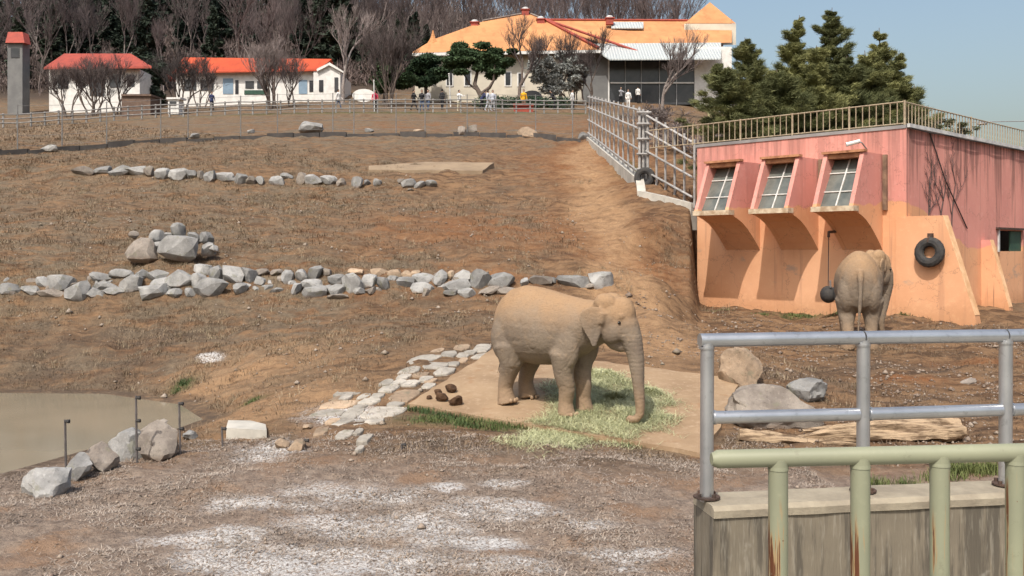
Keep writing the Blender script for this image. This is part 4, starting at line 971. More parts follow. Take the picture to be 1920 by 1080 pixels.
for i, (px, py, rr, hh, lab) in enumerate([(1152, 757, .17, .10, 'clump of loose hay between the front feet and the trunk'), (1216, 746, .20, .09, 'clump of loose hay right of the trunk'), (1128, 712, .3, .07, 'thin heap of loose hay behind the front legs')]):
    h = hit(px, py, rough=False); r = np.random.default_rng(60 + i); n = 1500
    a = r.uniform(0, 6.28, n); q = np.sqrt(r.uniform(0, 1, n)); x = h.x + np.cos(a) * q * rr; y = h.y + np.sin(a) * q * rr
    z = gtop(x, y) + hh * (1 - q * q) * r.uniform(.3, 1, n)
    blades('hay_clump', np.stack([x, y], -1), z, .14, .012, .25, M['hay'] if i != 0 else M['hay_dark'] if 'hay_dark' in M else M['hay'], 70 + i, lab, 'hay')
# dry grass over the slope
def gd(x, y):
    w = fbm(x * .35, y * .35, 31, 3) - .5; w_2 = fbm(x * 1.6, y * 1.6, 37, 3)
    pd = seg_in(x, y, PAD, 0); d = np.full(x.shape, 1e9)
    for a, b in zip(pathpts[:-1], pathpts[1:]):
        ex, ey = b.x - a.x, b.y - a.y; t_ = np.clip(((x - a.x) * ex + (y - a.y) * ey) / (ex * ex + ey * ey), 0, 1); d = np.minimum(d, np.hypot(x - a.x - t_ * ex, y - a.y - t_ * ey))
    r = np.clip(.36 + w * 1.7 + .45 * sstep(-1, -9, x) - .2 * sstep(2, 5, x), .03, 1) * np.clip((w_2 - .34) * 3.2, 0, 1)
    inh = ((x - C0.x) * NL.x + (y - C0.y) * NL.y < .15) & ((x - C0.x) * NR.x + (y - C0.y) * NR.y < .15)
    return r * (pd < -.1) * sstep(.6, 1.5, d) * (poly_sd(x, y, POND) < -.2) * ~inh * (np.abs(x) < y * .56 + 1.5)
g1 = scatter(280000, -16, 16, 14, 30, gd, 11); g2 = scatter(300000, -34, 14, 30, 60, gd, 12); g3 = scatter(60000, -40, 14, 58, 78, gd, 13)
for k_, g_, L_, W_ in ((1, g1, .10, .010), (2, g2, .15, .017), (3, g3, .2, .034)):
    blades('dry_grass', g_, terrain(g_[:, 0], g_[:, 1]) - .005, L_, W_, .75, M['grass_dry'], 20 + k_, ('short dry grass stubble on the near slope', 'short dry grass over the middle of the hillside', 'rough dry grass on the bank behind the kerb')[k_ - 1], 'grass')
# taller tufts, thick along the stone rows
def tufts(n, x0, x1, y0, y1, dens, seed, k, rad):
    c = scatter(n, x0, x1, y0, y1, dens, seed); r = np.random.default_rng(seed + 1); m = r.uniform(.4, 1.6, len(c)); c = np.repeat(c, k, 0); return c + r.normal(size=c.shape) * rad * np.repeat(m, k)[:, None]
def td(x, y):
    near = np.exp(-((y - 25.75) / .35) ** 2) + .8 * np.exp(-((y - 27.1) / .45) ** 2) + .6 * np.exp(-((y - 41.6) / .5) ** 2); return np.clip(gd(x, y) * .8 + near * (x < 3.5) * .5 * (np.abs(x) < y * .56), 0, 1)
g8 = tufts(5200, -26, 7, 17, 46, td, 18, 26, .10); blades('dry_grass', g8, terrain(g8[:, 0], g8[:, 1]) - .01, .17, .008, .95, M['grass_straw'], 25, 'taller tufts of straw coloured grass along the stone rows', 'grass')
# matted dead grass and crumbs on the foreground bank
def fd(x, y): 
    w = fbm(x * 1.2, y * 1.2, 71, 3); return np.clip((w - .30) * 2.2, .04, 1) * (poly_sd(x, y, POND) < -.25) * (seg_in(x, y, PAD, 0) < -.15) * (y < 15 + .1 * np.abs(x)) * (np.abs(x) < y * .56 + .6)
M['mat_grass'] = mat_foliage('matted_grass', (.20, .155, .12), (.40, .34, .285), 1.2)
g4 = scatter(170000, -8.5, 4.2, 7.6, 15.5, fd, 14)
blades('matted_grass', g4, terrain(g4[:, 0], g4[:, 1]), .075, .008, .22, M['mat_grass'], 30, 'matted grey brown dead grass on the foreground bank', 'grass', .2)
def clods(name, xy, size, mat, seed, label):
    r = np.random.default_rng(seed); n = len(xy)
    base = np.array([(1, 0, 0), (-1, 0, 0), (0, 1, 0), (0, -1, 0), (0, 0, 1), (0, 0, -.6)], float)
    tri = np.array([(0, 2, 4), (2, 1, 4), (1, 3, 4), (3, 0, 4), (2, 0, 5), (1, 2, 5), (3, 1, 5), (0, 3, 5)])
    s = size * r.lognormal(0, .5, n); a = r.uniform(0, 6.28, n); jit = r.uniform(.6, 1.25, (n, 6, 1))
    b = base[None] * jit * s[:, None, None]; b[:, :, 2] *= .75
    x = b[:, :, 0] * np.cos(a)[:, None] - b[:, :, 1] * np.sin(a)[:, None]; y = b[:, :, 0] * np.sin(a)[:, None] + b[:, :, 1] * np.cos(a)[:, None]
    z = terrain(xy[:, 0], xy[:, 1]) + s * .2
    v = np.stack([x + xy[:, 0:1], y + xy[:, 1:2], b[:, :, 2] + z[:, None]], -1).reshape(-1, 3)
    f = (tri[None] + (np.arange(n) * 6)[:, None, None]).reshape(-1, 3)
    o = link(name, np_mesh(name, v, f, mat)); tag(o, label, 'soil', None, 'stuff'); return o
M['clod'] = mat_foliage('soil_crumb', (.15, .105, .08), (.30, .24, .19), .9)
g5 = scatter(22000, -8.5, 4.2, 7.6, 15.5, fd, 15); clods('soil_crumbs', g5, .0105, M['clod'], 40, 'crumbs of dry earth on the foreground bank')
def rd(x, y): return np.clip((fbm(x * .9, y * .9, 81, 3) - .36) * 3, .02, 1) * (seg_in(x, y, PAD, 0) < -.1) * (((x - C0.x) * NL.x + (y - C0.y) * NL.y) > .2) * (((x - C0.x) * NR.x + (y - C0.y) * NR.y) > -30)
g6 = scatter(16000, 3, 17, 14, 27, rd, 16); clods('soil_crumbs', g6, .02, M['clod'], 41, 'crumbs of dry earth on the trodden yard before the house')
M['gravel'] = rock_mat('loose_gravel', (.36, .30, .245), (.22, .175, .135), SOIL, 0, 0)
def hd2(x, y): return np.clip((fbm(x * .6, y * .6, 91, 3) - .42) * 4, .03, 1) * (seg_in(x, y, PAD, 0) < -.1) * (poly_sd(x, y, POND) < -.1) * ~(((x - C0.x) * NL.x + (y - C0.y) * NL.y < .1) & ((x - C0.x) * NR.x + (y - C0.y) * NR.y < .1)) * (np.abs(x) < y * .56 + 1)
g7 = scatter(9000, -24, 8, 15, 44, hd2, 17); clods('loose_gravel', g7, .026, M['gravel'], 42, 'small loose stones scattered over the hillside')
# green grass
def near_pts(pts, sx, sy, n, seed):
    r = np.random.default_rng(seed); out = []
    for (px, py, m) in pts:
        h = hit(px, py, rough=False); k = int(n * m); out.append(np.stack([r.normal(h.x, sx * (m ** .5), k), r.normal(h.y, sy, k)], -1))
    return np.concatenate(out)
ge = []
r_ = np.random.default_rng(3)
for f in np.linspace(0, .42, 60):
    p = PADA + (PADB - PADA) * f; nrm = np.array([-.454, -.891]); k = int(26 * (1 - f * 1.6) * r_.uniform(.2, 1.2)) if f < .6 else 0; off = r_.uniform(.0, .16 , k)[:, None]
    ge.append(p + nrm * off + r_.normal(0, .04, (k, 2)))
ge = np.concatenate(ge + [near_pts([(850, 792, 1), (880, 800, 1), (820, 785, .6), (965, 798, 1), (920, 805, .6), (800, 790, .4), (1185, 834, .3)], .2, .12, 300, 9)])
blades('green_grass', ge, terrain(ge[:, 0], ge[:, 1]) - .005, .11, .010, 1.0, M['grass_green'], 50, 'fresh green grass along the front edge of the pad', 'grass')
gs = near_pts([(345, 718, .5), (474, 750, .4), (330, 735, .2)], .1, .08, 350, 10)
blades('green_grass', gs, terrain(gs[:, 0], gs[:, 1]) - .005, .09, .010, 1.0, M['grass_green'], 51, 'small tufts of green grass near the pond', 'grass')
gr = np.concatenate([near_pts([(1790, 893, .6), (1820, 888, 1), (1855, 882, 1), (1760, 900, .5), (1700, 905, .3), (1650, 912, .3), (1900, 885, .6)], .16, .09, 500, 11)])
blades('green_grass', gr, terrain(gr[:, 0], gr[:, 1]) - .005, .15, .010, 1.1, M['grass_green'], 52, 'tall green grass growing just behind the concrete wall', 'grass')
gw = near_pts([(1540, 588, 1), (1500, 590, .6), (1575, 590, .6), (1350, 582, .4), (1430, 588, .3), (1700, 596, .3), (1760, 598, .3), (1480, 592, .4)], .28, .10, 380, 12)
gw = gw[((gw[:, 0] - C0.x) * NL.x + (gw[:, 1] - C0.y) * NL.y) > .03]
blades('green_grass', gw, terrain(gw[:, 0], gw[:, 1]) - .005, .10, .014, 1.0, M['grass_green'], 53, 'weeds along the foot of the orange wall', 'grass')
# ------------------------------------------------------------------ railings in the foreground
t = NT('galvanised_steel'); v = t.coord('pos'); n = t.noise(v, 3, 4, .6); n2 = t.noise(v, 26, 4, .7)
c = t.mix(t.ramp(n, .3, .7), (.56, .57, .58), (.42, .43, .445)); c = t.mix(t.math('MULTIPLY', t.ramp(n2, .55, .7), .4), c, (.26, .26, .26))
t.bump(n2, .12, .004); M['galv'] = t.done(c, .34, .8, .5)
def green_paint():
    t = NT('sage_green_paint'); v = t.coord('pos'); n = t.noise(v, 3, 3, .5)
    c = t.mix(t.ramp(n, .3, .7), (.255, .263, .175), (.215, .222, .152))
    lg = t.noise(v, 22, 4, .7); c = t.mix(t.math('MULTIPLY', t.ramp(lg, .55, .75), .25), c, (.32, .325, .225))
    st = t.noise(t.mapping(v, (38, 38, 2.2)), 1.0, 4, .6, dist=.4); lo = t.ramp(t.math('ADD', t.sep(v)[2], t.math('MULTIPLY', t.math('SUBTRACT', t.noise(v, 4.5, 2, .5), .5), .7)), -.76, -.96)
    f = t.math('MULTIPLY', t.ramp(st, .565, .60), lo)
    halo = t.math('MULTIPLY', t.ramp(st, .51, .585), lo)
    c = t.mix(t.math('MULTIPLY', halo, .55), c, (.40, .20, .06)); c = t.mix(f, c, (.10, .035, .015))
    sp = t.noise(v, 30, 3, .6); c = t.mix(t.math('MULTIPLY', t.ramp(sp, .70, .73), lo), c, (.13, .05, .02))
    ch = t.noise(v, 17, 5, .75); c = t.mix(t.ramp(ch, .69, .71), c, (.17, .075, .035)); c = t.mix(t.math('MULTIPLY', t.ramp(ch, .40, .33), .45), c, (.17, .165, .11))
    t.bump(t.math('SUBTRACT', n, t.math('MULTIPLY', f, .5)), .25, .004)
    return t.done(c, .55, 0, .4)
M['sage'] = green_paint()
g = [P(1325, 638, 4.30), P(1618, 633, 4.42), P(1885, 629.5, 4.54)]; g += [g[2] + (g[2] - g[1]) * k for k in (1, 2, 3, 4, 5)]
WZ = -1.112
gr = empty('galvanised_railing', (g[0].x, g[0].y, WZ), 'galvanised steel pipe railing with two rails standing on the concrete wall', 'railing')
d = (g[-1] - g[0]).normalized(); RR = .031
mb = MB(); mb.tube([g[0] - d * .033, g[0], g[1] - d * .004], RR, 18); mb.build('top_rail', M['galv'], gr, True)
mb = MB(); mb.tube([g[1] + d * .004, g[2] - d * .004], RR, 18); mb.build('top_rail', M['galv'], gr, True)
mb = MB(); mb.tube([g[2] + d * .004, g[-1]], RR, 18); mb.build('top_rail', M['galv'], gr, True)
for i in range(len(g)):
    mb = MB(); mb.tube([g[i] + d * .003 + Vector((0, 0, -.012)), Vector((g[i].x, g[i].y, WZ - .01))], RR * .98, 18); p_ = mb.build('post', M['galv'], gr, True)
    mb = MB(); mb.tube([g[i] + Vector((0, 0, -.038)), g[i] + Vector((0, 0, -.028))], RR * 1.12, 18); mb.build('weld_bead', M['galv'], p_, True)
    mb = MB(); mb.tube([(g[i].x, g[i].y, WZ + .006), (g[i].x, g[i].y, WZ + .014)], .06, 14)
    for a in range(4): mb.tube([(g[i].x + .045 * math.cos(a * 1.57 + .6), g[i].y + .045 * math.sin(a * 1.57 + .6), WZ + .012), (g[i].x + .045 * math.cos(a * 1.57 + .6), g[i].y + .045 * math.sin(a * 1.57 + .6), WZ + .028)], .009, 6)
    mb.build('base_plate', M['bracket'], gr)
mz = [P(1325, 783, g[0].y), P(1618, 776.5, g[1].y), P(1885, 768.5, g[2].y)]; mz += [mz[2] + (mz[2] - mz[1]) * k for k in (1, 2, 3, 4, 5)]
for i in range(len(mz) - 1):
    mb = MB(); mb.tube([mz[i] + d * .024, mz[i + 1] - d * .024], RR * .93, 18); mb.build('mid_rail', M['galv'], gr, True)
    mb = MB(); mb.tube([mz[i] + d * .030, mz[i] + d * .042], RR * 1.04, 18); mb.build('weld_collar', M['galv'], gr, True)
t = NT('weathered_concrete_wall'); v = t.coord('pos'); s = t.sep(v)
n = t.noise(v, 2.2, 4, .6); st = t.noise(t.mapping(v, (17, 17, 1.3)), 1, 5, .65); st2 = t.noise(t.mapping(v, (60, 60, 6)), 1, 3, .7)
c = t.mix(t.ramp(n, .3, .7), (.23, .195, .145), (.165, .142, .108)); c = t.mix(t.math('MULTIPLY', t.ramp(st, .46, .60), .75), c, (.075, .066, .054))
c = t.mix(t.math('MULTIPLY', t.ramp(st2, .5, .7), .35), c, (.36, .33, .27)); pt = t.noise(v, 5, 4, .6); c = t.mix(t.math('MULTIPLY', t.ramp(pt, .62, .72), .4), c, (.40, .38, .33))
t.bump(st2, .35, .01); M['wallconc'] = t.done(c, .92, 0, .2)
M['wallcap'] = simple('wall_top_concrete', (.34, .295, .22), (.235, .20, .15), 6, .9, .35, 30, coord='pos')
wn = d.cross(Vector((0, 0, 1))).normalized()          # towards the visitor side
if wn.y > 0: wn = -wn
w0 = Vector((g[0].x, g[0].y, 0)) + wn * .13 - d * .02; w1 = Vector((g[-1].x, g[-1].y, 0)) + wn * .13 + d * 1
cw = empty('concrete_wall', (w0.x, w0.y, -3.0), 'stained grey concrete retaining wall behind the sage green railing', 'wall')
z_ = lambda p, z: Vector((p.x, p.y, z))
mb = MB(); mb.prism([z_(w0, -3.4), z_(w1, -3.4), z_(w1, WZ - .052), z_(w0, WZ - .052)], -wn * .24); mb.build('wall_body', M['wallconc'], cw)
k_ = 40; mb = MB(); rgx = random.Random(9); row = []
for i in range(k_ + 1):
    p = w0.lerp(w1, i / k_); a = rgx.uniform(-.004, .004)
    row.append([z_(p + wn * (.010 + a), WZ - .05), z_(p + wn * (.012 + a), WZ - .018), z_(p - wn * .012, WZ + a * .4), z_(p - wn * .235, WZ + a * .4), z_(p - wn * .252, WZ - .05)])
for i in range(k_):
    for j in range(4): mb.quad(row[i][j], row[i + 1][j], row[i + 1][j + 1], row[i][j + 1])
    mb.quad(row[i][4], row[i + 1][4], row[i + 1][0], row[i][0])
mb.add(row[0], [(0, 1, 2, 3, 4)]); mb.build('wall_cap', M['wallcap'], cw, True)
# pavement on which the visitors stand
mb = MB(); mb.prism([Vector((-4, -6, -1.66)), Vector((8, -6, -1.66)), z_(w1, -1.66) + Vector((0, -.02, 0)), z_(w0, -1.66) + Vector((0, -.02, 0)), Vector((.9, 2.6, -1.66)), Vector((-4, 2.6, -1.66))], (0, 0, -1.8))
tag(mb.build('pavement', M['concrete']), kind='structure')
# sage green pipe railing
q0, q1 = P(1345, 860.8, 3.19), P(2150, 842.5, 3.32); q1 = q0 + (q1 - q0) * 2.6
gd_ = (q1 - q0).normalized(); GRR = .0305
gb = empty('pipe_barrier', (q0.x, q0.y, -1.66), 'sage green painted pipe barrier with rust streaked posts nearest the camera', 'railing')
mb = MB(); mb.tube([q0 - gd_ * .02, q0, q1], [.02, GRR, GRR], 20); mb.build('top_rail', M['sage'], gb, True)
def on_rail(px):
    t_ = (px - 960) / F; f = (q0.x - t_ * q0.y) / (t_ * (q1.y - q0.y) - (q1.x - q0.x)); return q0 + (q1 - q0) * f
pb = [on_rail(px) for px in (1459, 1613, 1762, 1904)]; pb += [pb[3] + (pb[3] - pb[2]) * k for k in range(1, 9)]
for p in pb:
    mb = MB(); mb.tube([p + Vector((0, 0, -.004)), Vector((p.x, p.y, -1.66))], .0325, 18); po = mb.build('post', M['sage'], gb, True)
    mb = MB(); mb.tube([p + Vector((0, 0, -.040)), p + Vector((0, 0, -.028))], [.0345, .033], 18); mb.build('weld_bead', M['sage'], po, True)
    mb = MB(); mb.tube([(p.x, p.y, -1.658), (p.x, p.y, -1.645)], .07, 14); mb.build('base_plate', M['bracket'], gb)
# electric fence stakes by the pond
M['stake'] = simple('rusty_stake', (.13, .115, .11), (.08, .07, .068), 8, .75, .2)
for i, (px, y0, y1, lab, nodes) in enumerate([(124, 787, 893, 'leftmost thin dark stake rising from the pond bank boulders', (790,)), (257, 742, 868, 'tallest thin stake with two dark insulators at the pond bank', (746, 789, 842)), (338, 754, 852, 'thin stake with an insulator right of the big pond boulder', (757, 804)), (418, 800, 838, 'short stake beside the pale concrete slab', (804,)), (573, 822, 842, 'low stake stub among the pale stones', (826,)), (755, 832, 842, 'tiny black stub of a stake in the bare soil', (834,))]):
    b = hit(px, y1); d_ = b.y; top = P(px - 2, y0, d_); e = empty('fence_stake', tuple(b), lab, 'stake', 'stakes of the old electric fence by the pond')
    mb = MB(); mb.tube([b + Vector((.0, 0, -.1)), top], .016, 7); mb.build('rod', M['stake'], e)
    for ny in nodes:
        c = P(px + 2, ny, d_); mb = MB(); mb.tube([c + Vector((-.03, 0, 0)), c + Vector((.035, -.01, .0))], [.02, .026], 7); mb.tube([c + Vector((.02, 0, -.025)), c + Vector((.02, 0, .025))], .018, 6); mb.build('insulator', M['rubber'], e)
# ------------------------------------------------------------------ kerb and fences on the hillside
def gp(px, py): return hit(px, py, rough=True)
kp = [P(px, py, d) for px, py, d in ((-60, 296, 49), (0, 291, 50), (150, 281, 53), (300, 268.5, 55.5), (450, 261.5, 57), (600, 256.5, 58), (800, 256, 58), (1000, 258.5, 58), (1090, 267, 55.3))]
M['kerbdark'] = simple('dark_kerb_stone', (.095, .085, .078), (.055, .05, .048), 1.2, .9, .3, 6)
kerb = empty('low_kerb_wall', tuple(kp[4]), 'low dark kerb wall curving across the top of the slope', 'kerb')
for i in range(len(kp) - 1):
    n_ = max(2, int((kp[i + 1] - kp[i]).length / 1.3))
    for j in range(n_):
        a = kp[i].lerp(kp[i + 1], j / n_); b = kp[i].lerp(kp[i + 1], (j + .97) / n_); mb = MB()
        h_ = .24 + .08 * math.sin(i * 3 + j * 1.7); mb.prism([a + Vector((0, 0, -.3)), b + Vector((0, 0, -.3)), b + Vector((0, 0, h_)), a + Vector((0, 0, h_))], (0, .3, 0)); mb.build('kerb_stone', M['kerbdark'], kerb)
# wire fence behind the kerb
wf = empty('wire_fence', tuple(kp[4] + Vector((0, .8, 0))), 'tall thin wire fence on slim posts standing behind the kerb', 'fence')
fp = []
for px in (20, 105, 190, 293, 345, 445, 515, 620, 660, 740, 795, 875, 930, 1005, 1075):
    i = 0
    t_ = (px - 960) / F
    for i in range(len(kp) - 1):
        if kp[i].x / kp[i].y <= t_ <= kp[i + 1].x / kp[i + 1].y: break
    a, b = kp[i], kp[i + 1]; f = (a.x - t_ * a.y) / (t_ * (b.y - a.y) - (b.x - a.x)); q_ = a.lerp(b, f) + Vector((0, .7, 0)); q_.z = gz(q_.x, q_.y); fp.append(q_)
for q_ in fp:
    mb = MB(); mb.tube([q_ + Vector((0, 0, -.2)), q_ + Vector((0, 0, 2.55))], .030, 6); mb.build('fence_post', M['wire'], wf)
for z in (.35, .9, 1.45, 2.0, 2.5):
    for a, b in zip(fp[:-1], fp[1:]):
        mb = MB(); mid = a.lerp(b, .5) + Vector((0, 0, z - .03)); mb.tube([a + Vector((0, 0, z)), mid, b + Vector((0, 0, z))], .008, 4, False); mb.build('fence_wire', M['wire'], wf)
# visitor railing on top of the bank
rail_ids = [(px, 214 + (0 if px > 560 else (560 - px) * .022)) for px in range(-20, 1111, 26)]
vr = empty('path_railing', tuple(gp(700, 214)), 'grey post and rail barrier along the visitors path at the top of the bank', 'railing')
vp = []
for px, py in rail_ids:
    d_ = 76.0 - max(0, (300 - px)) * .012; x = (px - 960) / F * d_; vp.append(Vector((x, d_, gz(x, d_))))
mb = MB(); mb.box((0, 0, .5), (.11, .11, 1.2)); prm = mb.mesh('railing_post', M['rail_grey'])
for q_ in vp: link('railing_post', prm, vr, loc=q_ - vr.location)
for z in (.35, .68, 1.0):
    for a, b in zip(vp[:-1], vp[1:]):
        mb = MB(); mb.tube([a + Vector((0, -.06, z)), b + Vector((0, -.06, z))], .045, 5); mb.build('railing_bar', M['rail_grey'], vr)
# lattice fence of round poles on a pale kerb
def lattice(name, a, b, h0, h1, ncol, lab, rails=(.1, .42, .72, .98), first=True):
    e = empty(name, tuple(a), lab, 'fence')
    d_ = (b - a)
    for i in range(ncol + 1):
        if i == 0 and not first: continue
        f = i / ncol; p = a.lerp(b, f); h = h0 + (h1 - h0) * f; mb = MB()
        mb.tube([p + Vector((0, 0, -.15)), p + Vector((0, 0, h * 1.03))], .044, 7); mb.build('fence_post', M['wood_grey'], e)
    for z in rails:
        for i in range(0, ncol, 3):
            f0, f1 = i / ncol, min(1, (i + 3) / ncol)
            off = Vector((-.09, -.07, 0)); mb = MB()
            mb.tube([a.lerp(b, f0) + Vector((0, 0, (h0 + (h1 - h0) * f0) * z)) + off, a.lerp(b, f1) + Vector((0, 0, (h0 + (h1 - h0) * f1) * z)) + off], .042, 7); mb.build('fence_rail', M['wood_grey'], e)
    return e
KB = .16
fa = P(1105, 262, 55.5); fb = P(1199, 341, 38.2); fc = P(1302, 390, 34.6)
for q_ in (fa, fb, fc): pass
lattice('lattice_fence', fa + Vector((0, 0, KB)), fb + Vector((0, 0, KB)), 2.35, 2.75, 12, 'weathered pole lattice fence running up the slope towards the path')
lattice('lattice_fence', fb + Vector((.35, .1, KB)), fc + Vector((0, 0, KB)), 2.55, 2.25, 5, 'weathered pole lattice fence running from the hanging tyre to the pink house')
cp_ = empty('gate_pillar', tuple(fb), 'tall grey timber gate pillar of close set poles at the corner of the lattice fences', 'pillar')
for i, (dx, dy, h) in enumerate(((0, 0, 2.95), (.16, .05, 2.9), (.33, .0, 2.85), (.08, .3, 2.9), (.28, .28, 2.8))):
    mb = MB(); p = fb + Vector((dx, dy, 0)); mb.tube([p + Vector((0, 0, -.3)), p + Vector((0, 0, h))], .055, 8); mb.build('pole', M['wood_grey'], cp_)
for z in (.5, 1.1, 1.7, 2.3, 2.75):
    mb = MB(); mb.tube([fb + Vector((-.12, -.09, z)), fb + Vector((.45, -.09, z))], .05, 6); mb.build('cross_pole', M['wood_grey'], cp_)
ty2 = make_tyre('tyre', fb + Vector((.16, -.32, .15)), Vector((-.35, -1, .2)).normalized(), .42, .13, 'worn black tyre leaning against the foot of the gate pillar', M['rubber'])
pk = empty('pale_kerb', tuple(fb), 'pale concrete kerb beneath the two lattice fences', 'kerb')
for a, b in ((fa, fb), (fb, P(1203, 372, 36.6)), (P(1203, 372, 36.6), fc)):
    n_ = max(2, int((b - a).length / .9))
    for j in range(n_):
        p = a.lerp(b, j / n_); q_ = a.lerp(b, (j + .985) / n_); mb = MB()
        p.z = max(p.z, gz(p.x, p.y) + .0); q_.z = max(q_.z, gz(q_.x, q_.y) + .0); sd = (q_ - p).cross(Vector((0, 0, 1))).normalized() * .16
        mb.prism([p - sd + Vector((0, 0, -.8)), p + sd + Vector((0, 0, -.8)), p + sd + Vector((0, 0, KB)), p - sd + Vector((0, 0, KB))], q_ - p); mb.build('kerb_block', M['white_concrete'], pk)

# ------------------------------------------------------------------ buildings on the hill
def tile_mat(name, a, b, st):
    t = NT(name); v = t.coord('pos'); n = t.noise(v, .35, 4, .6); s = t.noise(t.mapping(v, (st, .5, .5)), 1.0, 3, .6); f = t.noise(v, 3.0, 4, .7)
    c = t.mix(t.ramp(n, .3, .7), a, b); c = t.mix(t.math('MULTIPLY', t.ramp(s, .5, .7), .4), c, tuple(x * .62 for x in b))
    c = t.mix(t.math('MULTIPLY', t.ramp(f, .55, .75), .3), c, tuple(min(1, x * 1.25) for x in a))
    w = t.n.new('ShaderNodeTexWave'); w.bands_direction = 'Z'; w.inputs['Scale'].default_value = 1.6; t.l.new(v, w.inputs[0]); t.bump(w.outputs[1], .4, .05)
    return t.done(c, .8, 0, .2)
M['tile_orange'] = tile_mat('orange_roof', (.56, .275, .12), (.45, .205, .09), 1.2)
M['tile_red'] = tile_mat('red_roof', (.50, .085, .035), (.40, .07, .035), 1.2)
M['ridge_red'] = simple('red_ridge', (.36, .07, .045), (.26, .055, .04), 2, .7, 0)
t = NT('corrugated_awning'); v = t.coord('pos'); w = t.n.new('ShaderNodeTexWave'); w.bands_direction = 'X'; w.inputs['Scale'].default_value = 1.1; t.l.new(v, w.inputs[0])
c = t.mix(t.math('MULTIPLY', w.outputs[1], .5), (.50, .53, .52), (.36, .39, .39)); t.bump(w.outputs[1], .8, .08); M['awning'] = t.done(c, .5, .1, .4)
M['win_dark'] = simple('dark_window', (.03, .033, .037), (.05, .05, .055), 1, .2, 0, spec=.5)
M['wood_brown'] = simple('brown_boards', (.17, .115, .085), (.11, .075, .06), 3, .9, .2)
M['blue_door'] = simple('pale_blue_panel', (.22, .31, .40), (.18, .26, .34), 2, .7, 0)
def quadpart(name, mat, parent, pts, th=None):
    mb = MB()
    if th is None: mb.add(pts, [tuple(range(len(pts)))])
    else: mb.prism(pts, th)
    return mb.build(name, mat, parent, fix=True)
def xw(px, d): return (px - 960) / F * d
def zw(py, d): return (HY - py) / F * d
hall = empty('orange_roofed_hall', (xw(1000, 95), 95, zw(190, 95)), 'large cream hall with orange tiled hipped roofs and a grey awning at the right', 'building')
D0, D1 = 94.0, 108.0
# left wing roof: eave corners, ridge line
eL = P(771, 99, D0); eR = P(1128, 93, D0); rA = P(906, 40, D0 + 5); rB = P(990, 25, D0 + 8); rC = P(1022, 38, D0 + 5.5); fR = P(1128, 82, D0 + 3)
bL = Vector((eL.x + 1.0, D1, eL.z)); bR = Vector((fR.x, D1, eL.z))
sp = P(812, 74, D0 + 2.0)
mb = MB()
mb.add([eL, eR, rC, rB, rA, sp], [(0, 1, 2, 4, 5), (2, 3, 4)])
mb.add([eL, sp, rA, bL], [(0, 1, 2, 3)]); mb.add([rA, rB, bL, bR, rC], [(0, 1, 3, 2), (1, 4, 3)]); mb.add([eR, bR, rC], [(0, 1, 2)])
roofL = mb.build('roof', M['tile_orange'], hall)
mb = MB(); mb.tube([sp + Vector((0, 0, -.6)), sp + Vector((0, -.1, .15)), sp + Vector((0, -.1, .9))], [.75, .25, .05], 6); mb.build('corner_finial', M['tile_orange'], roofL)
mb = MB(); up_ = Vector((0, -.05, .08)); mb.tube([rC + up_, eR + up_ + Vector((-.3, 0, .1))], .16, 6); mb.tube([rC + up_, P(1195, 96, D0 + 1.2)], .14, 6); mb.build('ridge', M['ridge_red'], roofL)
mb = MB(); mb.tube([rA + up_, rB + up_], .1, 6); mb.tube([rB + up_, rC + up_], .1, 6); mb.build('ridge', M['bark_pale'], roofL)
for px, py, dd, m_ in ((985, 24, 7.6, 'ridge_red'), (890, 48, 4.6, 'ridge_red'), (1014, 42, 5.2, 'ridge_red'), (1143, 40, 6.5, 'ridge_red')):
    p = P(px, py, D0 + dd); mb = MB(); mb.box(p + Vector((0, 0, -.05)), (.75, .6, .62)); mb.prism([p + Vector((-.48, -.4, .262)), p + Vector((.48, -.4, .262)), p + Vector((.48, .4, .262)), p + Vector((-.48, .4, .262))], (0, 0, .08)); v_ = mb.build('roof_vent', M[m_], hall)
    mb = MB(); mb.ell(p + Vector((0, 0, .42)), (.4, .35, .2), 8, 5); mb.build('vent_cap', M['coping'], v_)
# right wing
mb = MB(); a = P(1128, 82, D0 + 3.2); b = P(1372, 80, D0 + 3.2); c_ = P(1372, 40, D0 + 9); e_ = P(1015, 38.5, D0 + 8.6); a2 = P(1030, 48, D0 + 5.9)
mb.add([a, b, c_, e_, a2], [(0, 1, 2, 3, 4)]); mb.add([c_, e_, Vector((e_.x, D1 + 4, a.z)), Vector((c_.x, D1 + 4, a.z))], [(0, 1, 2, 3)]); roofR = mb.build('roof', M['tile_orange'], hall)
sky0 = P(1146, 56, D0 + 6.0); sky1 = P(1206, 56, D0 + 6.0); sky2 = P(1206, 44.5, D0 + 7.6); sky3 = P(1146, 44.5, D0 + 7.6)
quadpart('skylight', M['awning'], roofR, [p + Vector((0, -.12, .06)) for p in (sky0, sky1, sky2, sky3)], Vector((0, -.04, .10)))
mb = MB(); mb.tube([e_ + up_, c_ + up_], .12, 6); mb.build('ridge', M['ridge_red'], roofR)
# pointed pavilion roof at the far right
tip = P(1331, 4, D0 + 10); q4 = [P(1283, 44, D0 + 6.5), P(1380, 44, D0 + 6.5), P(1376, 44, D0 + 14), P(1287, 44, D0 + 14)]
mb = MB(); mb.add(q4 + [tip], [(0, 1, 4), (1, 2, 4), (2, 3, 4), (3, 0, 4)]); mb.build('pointed_roof', M['tile_orange'], hall)
mb = MB(); mb.prism([p + Vector((0, 0, -.03)) for p in q4], (0, 0, -2.2)); mb.build('lantern_wall', M['cream'], hall)
